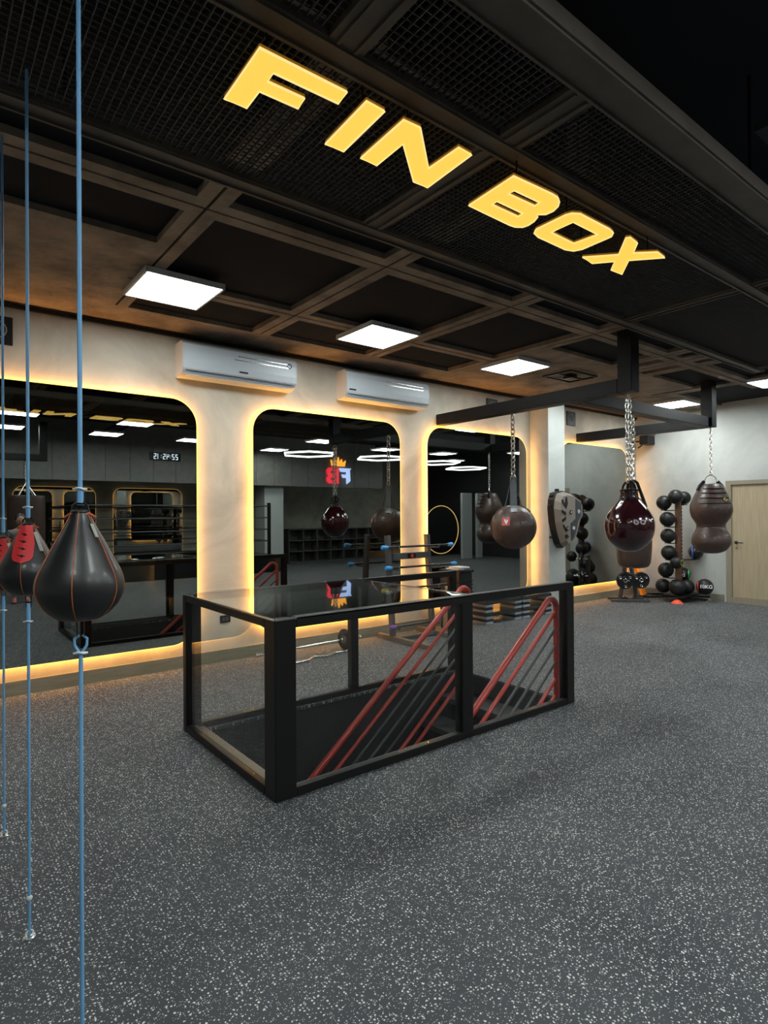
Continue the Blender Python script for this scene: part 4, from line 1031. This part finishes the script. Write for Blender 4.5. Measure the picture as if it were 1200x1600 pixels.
# FB sign with crown
sg = thing('crown_logo_sign', 'glowing crown above red and white initials on the grey boards, seen reflected', 'sign', (10.94, -4, 2.6))
def em(name, col, s): return mat(name, col, .4, emit=col, es=s)
mf = lambda u, v, q: Vector((11.46 - u, q, 2.62 + v))      # u runs in reading direction
MB().prism([[(.02, .52), (.50, .52), (.44, .40), (.20, .40), (.20, .31), (.40, .31), (.35, .20), (.20, .20), (.20, .0), (.06, .10), (.08, .46)]], mf, -3.999, -3.94).build('initial_white', em('sign_white', (.45, .6, 1.0), 2.2), sg)
MB().prism([[(.52, .52), (.92, .52), (.99, .44), (.97, .30), (.92, .26), (.99, .18), (.98, .06), (.90, 0), (.52, 0)], [(.66, .42), (.66, .33), (.83, .33), (.85, .38), (.82, .42)], [(.66, .20), (.66, .11), (.83, .11), (.85, .155), (.82, .20)]], mf, -3.999, -3.94).build('initial_red', em('sign_red', (1, .03, .06), 1.6), sg)
MB().prism([[(.28, .58), (.24, .78), (.36, .68), (.40, .82), (.48, .69), (.53, .88), (.58, .69), (.66, .82), (.70, .68), (.82, .78), (.78, .58)]], mf, -3.999, -3.94).build('crown', em('sign_amber', (1, .42, .04), 2.6), sg)
# hexagonal ring lights
def hexlight(cx, cy, label):
    t = thing('hexagon_light', label, 'ceiling light', (cx, cy, 3.2), 'hexagon tube lights over the far area')
    pts = [(cx + .72 * cos(pi / 3 * i), cy + .72 * sin(pi / 3 * i), 3.2) for i in range(6)]
    MB().tube(pts, .022, 8, closed=True).build('tube', em('hex_white', (.95, 1, 1), 9), t, True)
    k = MB()
    for i in (0, 2, 4): k.cyl(pts[i], (pts[i][0], pts[i][1], 4.0), .003, n=5)
    k.build('hanger', M_dark, t)
for cx, cy, l in ((8.15, -1.2, 'white hexagon tube light reflected left of the crown sign'), (10.4, -1.0, 'white hexagon tube light reflected at the right of the second mirror'),
                  (12.8, -1.2, 'white hexagon tube light reflected at the left of the third mirror'), (15.2, -2.3, 'white hexagon tube light reflected in the middle of the third mirror')): hexlight(cx, cy, l)
# cubby shelf
cb = thing('cubby_shelf', 'dark shelf of square cubbies seen reflected in the second mirror', 'shelf', (12, -5.3, 0))
k = MB()
for i in range(9): k.box(9.7 + i * .55, -5.5, .0, 9.73 + i * .55, -5.1, 1.13)
for z in (.0, .36, .72, 1.10): k.box(9.7, -5.5, z, 14.13, -5.1, z + .03)
k.box(9.7, -5.53, 0, 14.13, -5.5, 1.13); k.build('carcass', mat('shelf_dark', (.07, .07, .066), .6), cb)
# glass partition and pale blinds, round mirror beyond the third mirror
for i, (x, w) in enumerate(((15.22, .5), (15.98, .28))):
    single(MB().bbox(x, -2.6, .002, x + w, -2.5, 2.35, .01), 'blind_panel', M_column, ['tall pale blind panel seen in the third mirror, left of two', 'narrow pale blind panel seen in the third mirror, right of two'][i], 'blind', (x, -2.55, 0))
rm = thing('round_mirror', 'large round mirror with a gold glowing rim seen in the third mirror', 'mirror', (15.9, -4.3, 1.1))
MB().cyl((15.9, -4.32, 1.0), (15.9, -4.30, 1.0), .9, n=48).build('mirror_glass', M_mirror, rm)
MB().torus((15.9, -4.29, 1.0), .92, .015, (0, 1, 0), N=64).build('glowing_rim', em('rim_gold', (1, .62, .2), 1.2), rm, True)
# second gantry with heavy bag, reflected in the first mirror
g2 = thing('bag_gantry', 'black steel bag frame behind the camera seen in the leftmost mirror', 'gantry', (1.7, -1.4, ZC))
MB().bbox(1.95, -1.47, 2.72, 2.09, -1.33, ZC - .001, .005).build('drop_post', M_steel, g2)
MB().bbox(-1.2, -1.47, 2.72, 1.949, -1.33, 2.85, .005).build('arm', M_steel, g2)
MB().bbox(-1.2, -1.47, 2.85, -1.06, -1.33, ZC - .001, .005).build('drop_post', M_steel, g2)
hx, hy = 1.72, -1.40
t = thing('heavy_bag', 'thick dark heavy bag hanging from the rear frame, seen in the leftmost mirror', 'punch bag', (hx, hy, 2.72))
pf = smoothprof([(.004, .62), (.30, .63), (.33, .70), (.33, 1.3), (.33, 1.95), (.31, 2.0), (.25, 2.02), (.01, 2.02)], 4)
MB().lathe(pf, (hx, hy, 0), 48, wrinkle(5, .006, 5, 5)).build('body', M_brown2, t, True, angle=60)
k = chain_mb(hx, hy, 2.70, 2.28, .055, .005, .018)
for i in range(4): a = pi / 4 + pi / 2 * i; k.cyl((hx, hy, 2.28), (hx + .2 * cos(a), hy + .2 * sin(a), 2.02), .006, n=6)
k.build('chain', M_chain, t, True)

# person standing by the heavy bag (only a glimpse in the leftmost mirror)
def skin_obj(name, pts, edges, radii, m, parent, lvl=2):
    me = bpy.data.meshes.new(name); off = Vector(parent['_o']); me.from_pydata([Vector(p) for p in pts], edges, []); me.materials.append(m)
    o = bpy.data.objects.new(name, me); C.objects.link(o); o.parent = parent
    md = o.modifiers.new('skin', 'SKIN'); md.use_smooth_shade = True
    for i, v in enumerate(me.skin_vertices[0].data):
        r = radii[i]; v.radius = (r, r) if not isinstance(r, tuple) else r
        v.use_root = (i == 0)
    sb = o.modifiers.new('sub', 'SUBSURF'); sb.levels = lvl; sb.render_levels = lvl
    return o
pp = thing('person', 'person in grey shirt and dark trousers standing, glimpsed in the leftmost mirror', 'person', (1.52, -.55, 0))
pts = [(0, 0, .90), (0, 0, 1.05), (0, 0, 1.22), (0, 0, 1.33), (0, .01, 1.40), (-.16, 0, 1.31), (-.20, .02, 1.06), (-.19, .10, .86), (.16, 0, 1.31), (.20, .02, 1.06), (.19, .10, .86),
       (-.09, 0, .84), (-.10, .01, .48), (-.10, -.01, .08), (-.11, .13, .035), (.09, 0, .84), (.10, .01, .48), (.10, -.01, .08), (.11, .13, .035)]
ed = [(0, 1), (1, 2), (2, 3), (3, 4), (3, 5), (5, 6), (6, 7), (3, 8), (8, 9), (9, 10), (0, 11), (11, 12), (12, 13), (13, 14), (0, 15), (15, 16), (16, 17), (17, 18)]
ra = [(.14, .10), (.12, .09), (.14, .10), (.09, .07), .05, .05, .036, .026, .05, .036, .026, .085, .055, .038, .03, .085, .055, .038, .03]
skin_obj('body', pts, ed, ra, M_skin, pp)
for s_ in (-1, 1):
    h_ = [(s_ * .19, .10, .86), (s_ * .19, .12, .79)]; e_ = [(0, 1)]; r_ = [(.024, .02), (.036, .016)]
    for j, (dx, L) in enumerate(((-.027, .06), (-.009, .072), (.009, .068), (.026, .055))):
        b0 = len(h_); h_ += [(s_ * .19 + dx, .13, .76), (s_ * .19 + dx, .145, .76 - L * .5), (s_ * .19 + dx, .14, .76 - L)]; e_ += [(1, b0), (b0, b0 + 1), (b0 + 1, b0 + 2)]; r_ += [.009, .0085, .007]
    b0 = len(h_); h_ += [(s_ * .155, .13, .80), (s_ * .145, .145, .765)]; e_ += [(0, b0), (b0, b0 + 1)]; r_ += [.011, .009]
    skin_obj('hand', h_, e_, r_, M_skin, pp, 1)
hd = MB().sphere((1.52, -.55 + .02, 1.52), .085, 24, 16, (.88, 1.02, 1.28)); hd.sphere((1.52, -.55 + .105, 1.505), .014, 10, 6, (.8, 1, 1.6))
for s_ in (-1, 1): hd.sphere((1.52 + s_ * .077, -.54, 1.515), .018, 10, 6, (.5, .8, 1.4))
hd.tube([(1.50, -.45, 1.462), (1.52, -.446, 1.459), (1.54, -.45, 1.462)], .005, 6)
hd.build('head', M_skin, pp, True)
MB().sphere((1.52 - .03, -.455, 1.535), .009, 8, 6).sphere((1.52 + .03, -.455, 1.535), .009, 8, 6).build('eyes', M_dark, pp, True)
MB().sphere((1.52, -.565, 1.56), .095, 20, 12, (.95, 1.0, 1.08)).tube([(1.52, -.65, 1.55), (1.52, -.68, 1.42), (1.52, -.66, 1.30)], [.05, .04, .015], 10).build('hair', M_hair, pp, True)
skin_obj('shirt', [(0, 0, .93), (0, 0, 1.08), (0, 0, 1.24), (0, 0, 1.33), (-.16, 0, 1.31), (-.19, .01, 1.16), (.16, 0, 1.31), (.19, .01, 1.16)], [(0, 1), (1, 2), (2, 3), (3, 4), (4, 5), (3, 6), (6, 7)],
         [(.165, .12), (.14, .11), (.165, .12), (.10, .085), .07, .06, .07, .06], M_cloth, pp)
skin_obj('trousers', [(0, 0, .95), (0, 0, .88), (-.09, 0, .82), (-.10, .01, .48), (-.10, 0, .14), (.09, 0, .82), (.10, .01, .48), (.10, 0, .14)], [(0, 1), (1, 2), (2, 3), (3, 4), (1, 5), (5, 6), (6, 7)],
         [(.15, .11), (.16, .12), .105, .075, .06, .105, .075, .06], M_trous, pp)
MB().sphere((1.41, -.50, .028), .05, 14, 8, (.9, 2.2, .5)).sphere((1.63, -.50, .028), .05, 14, 8, (.9, 2.2, .5)).build('sandals', M_pinks, pp, True)

for o in list(bpy.data.objects):
    if '_o' in o: del o['_o']
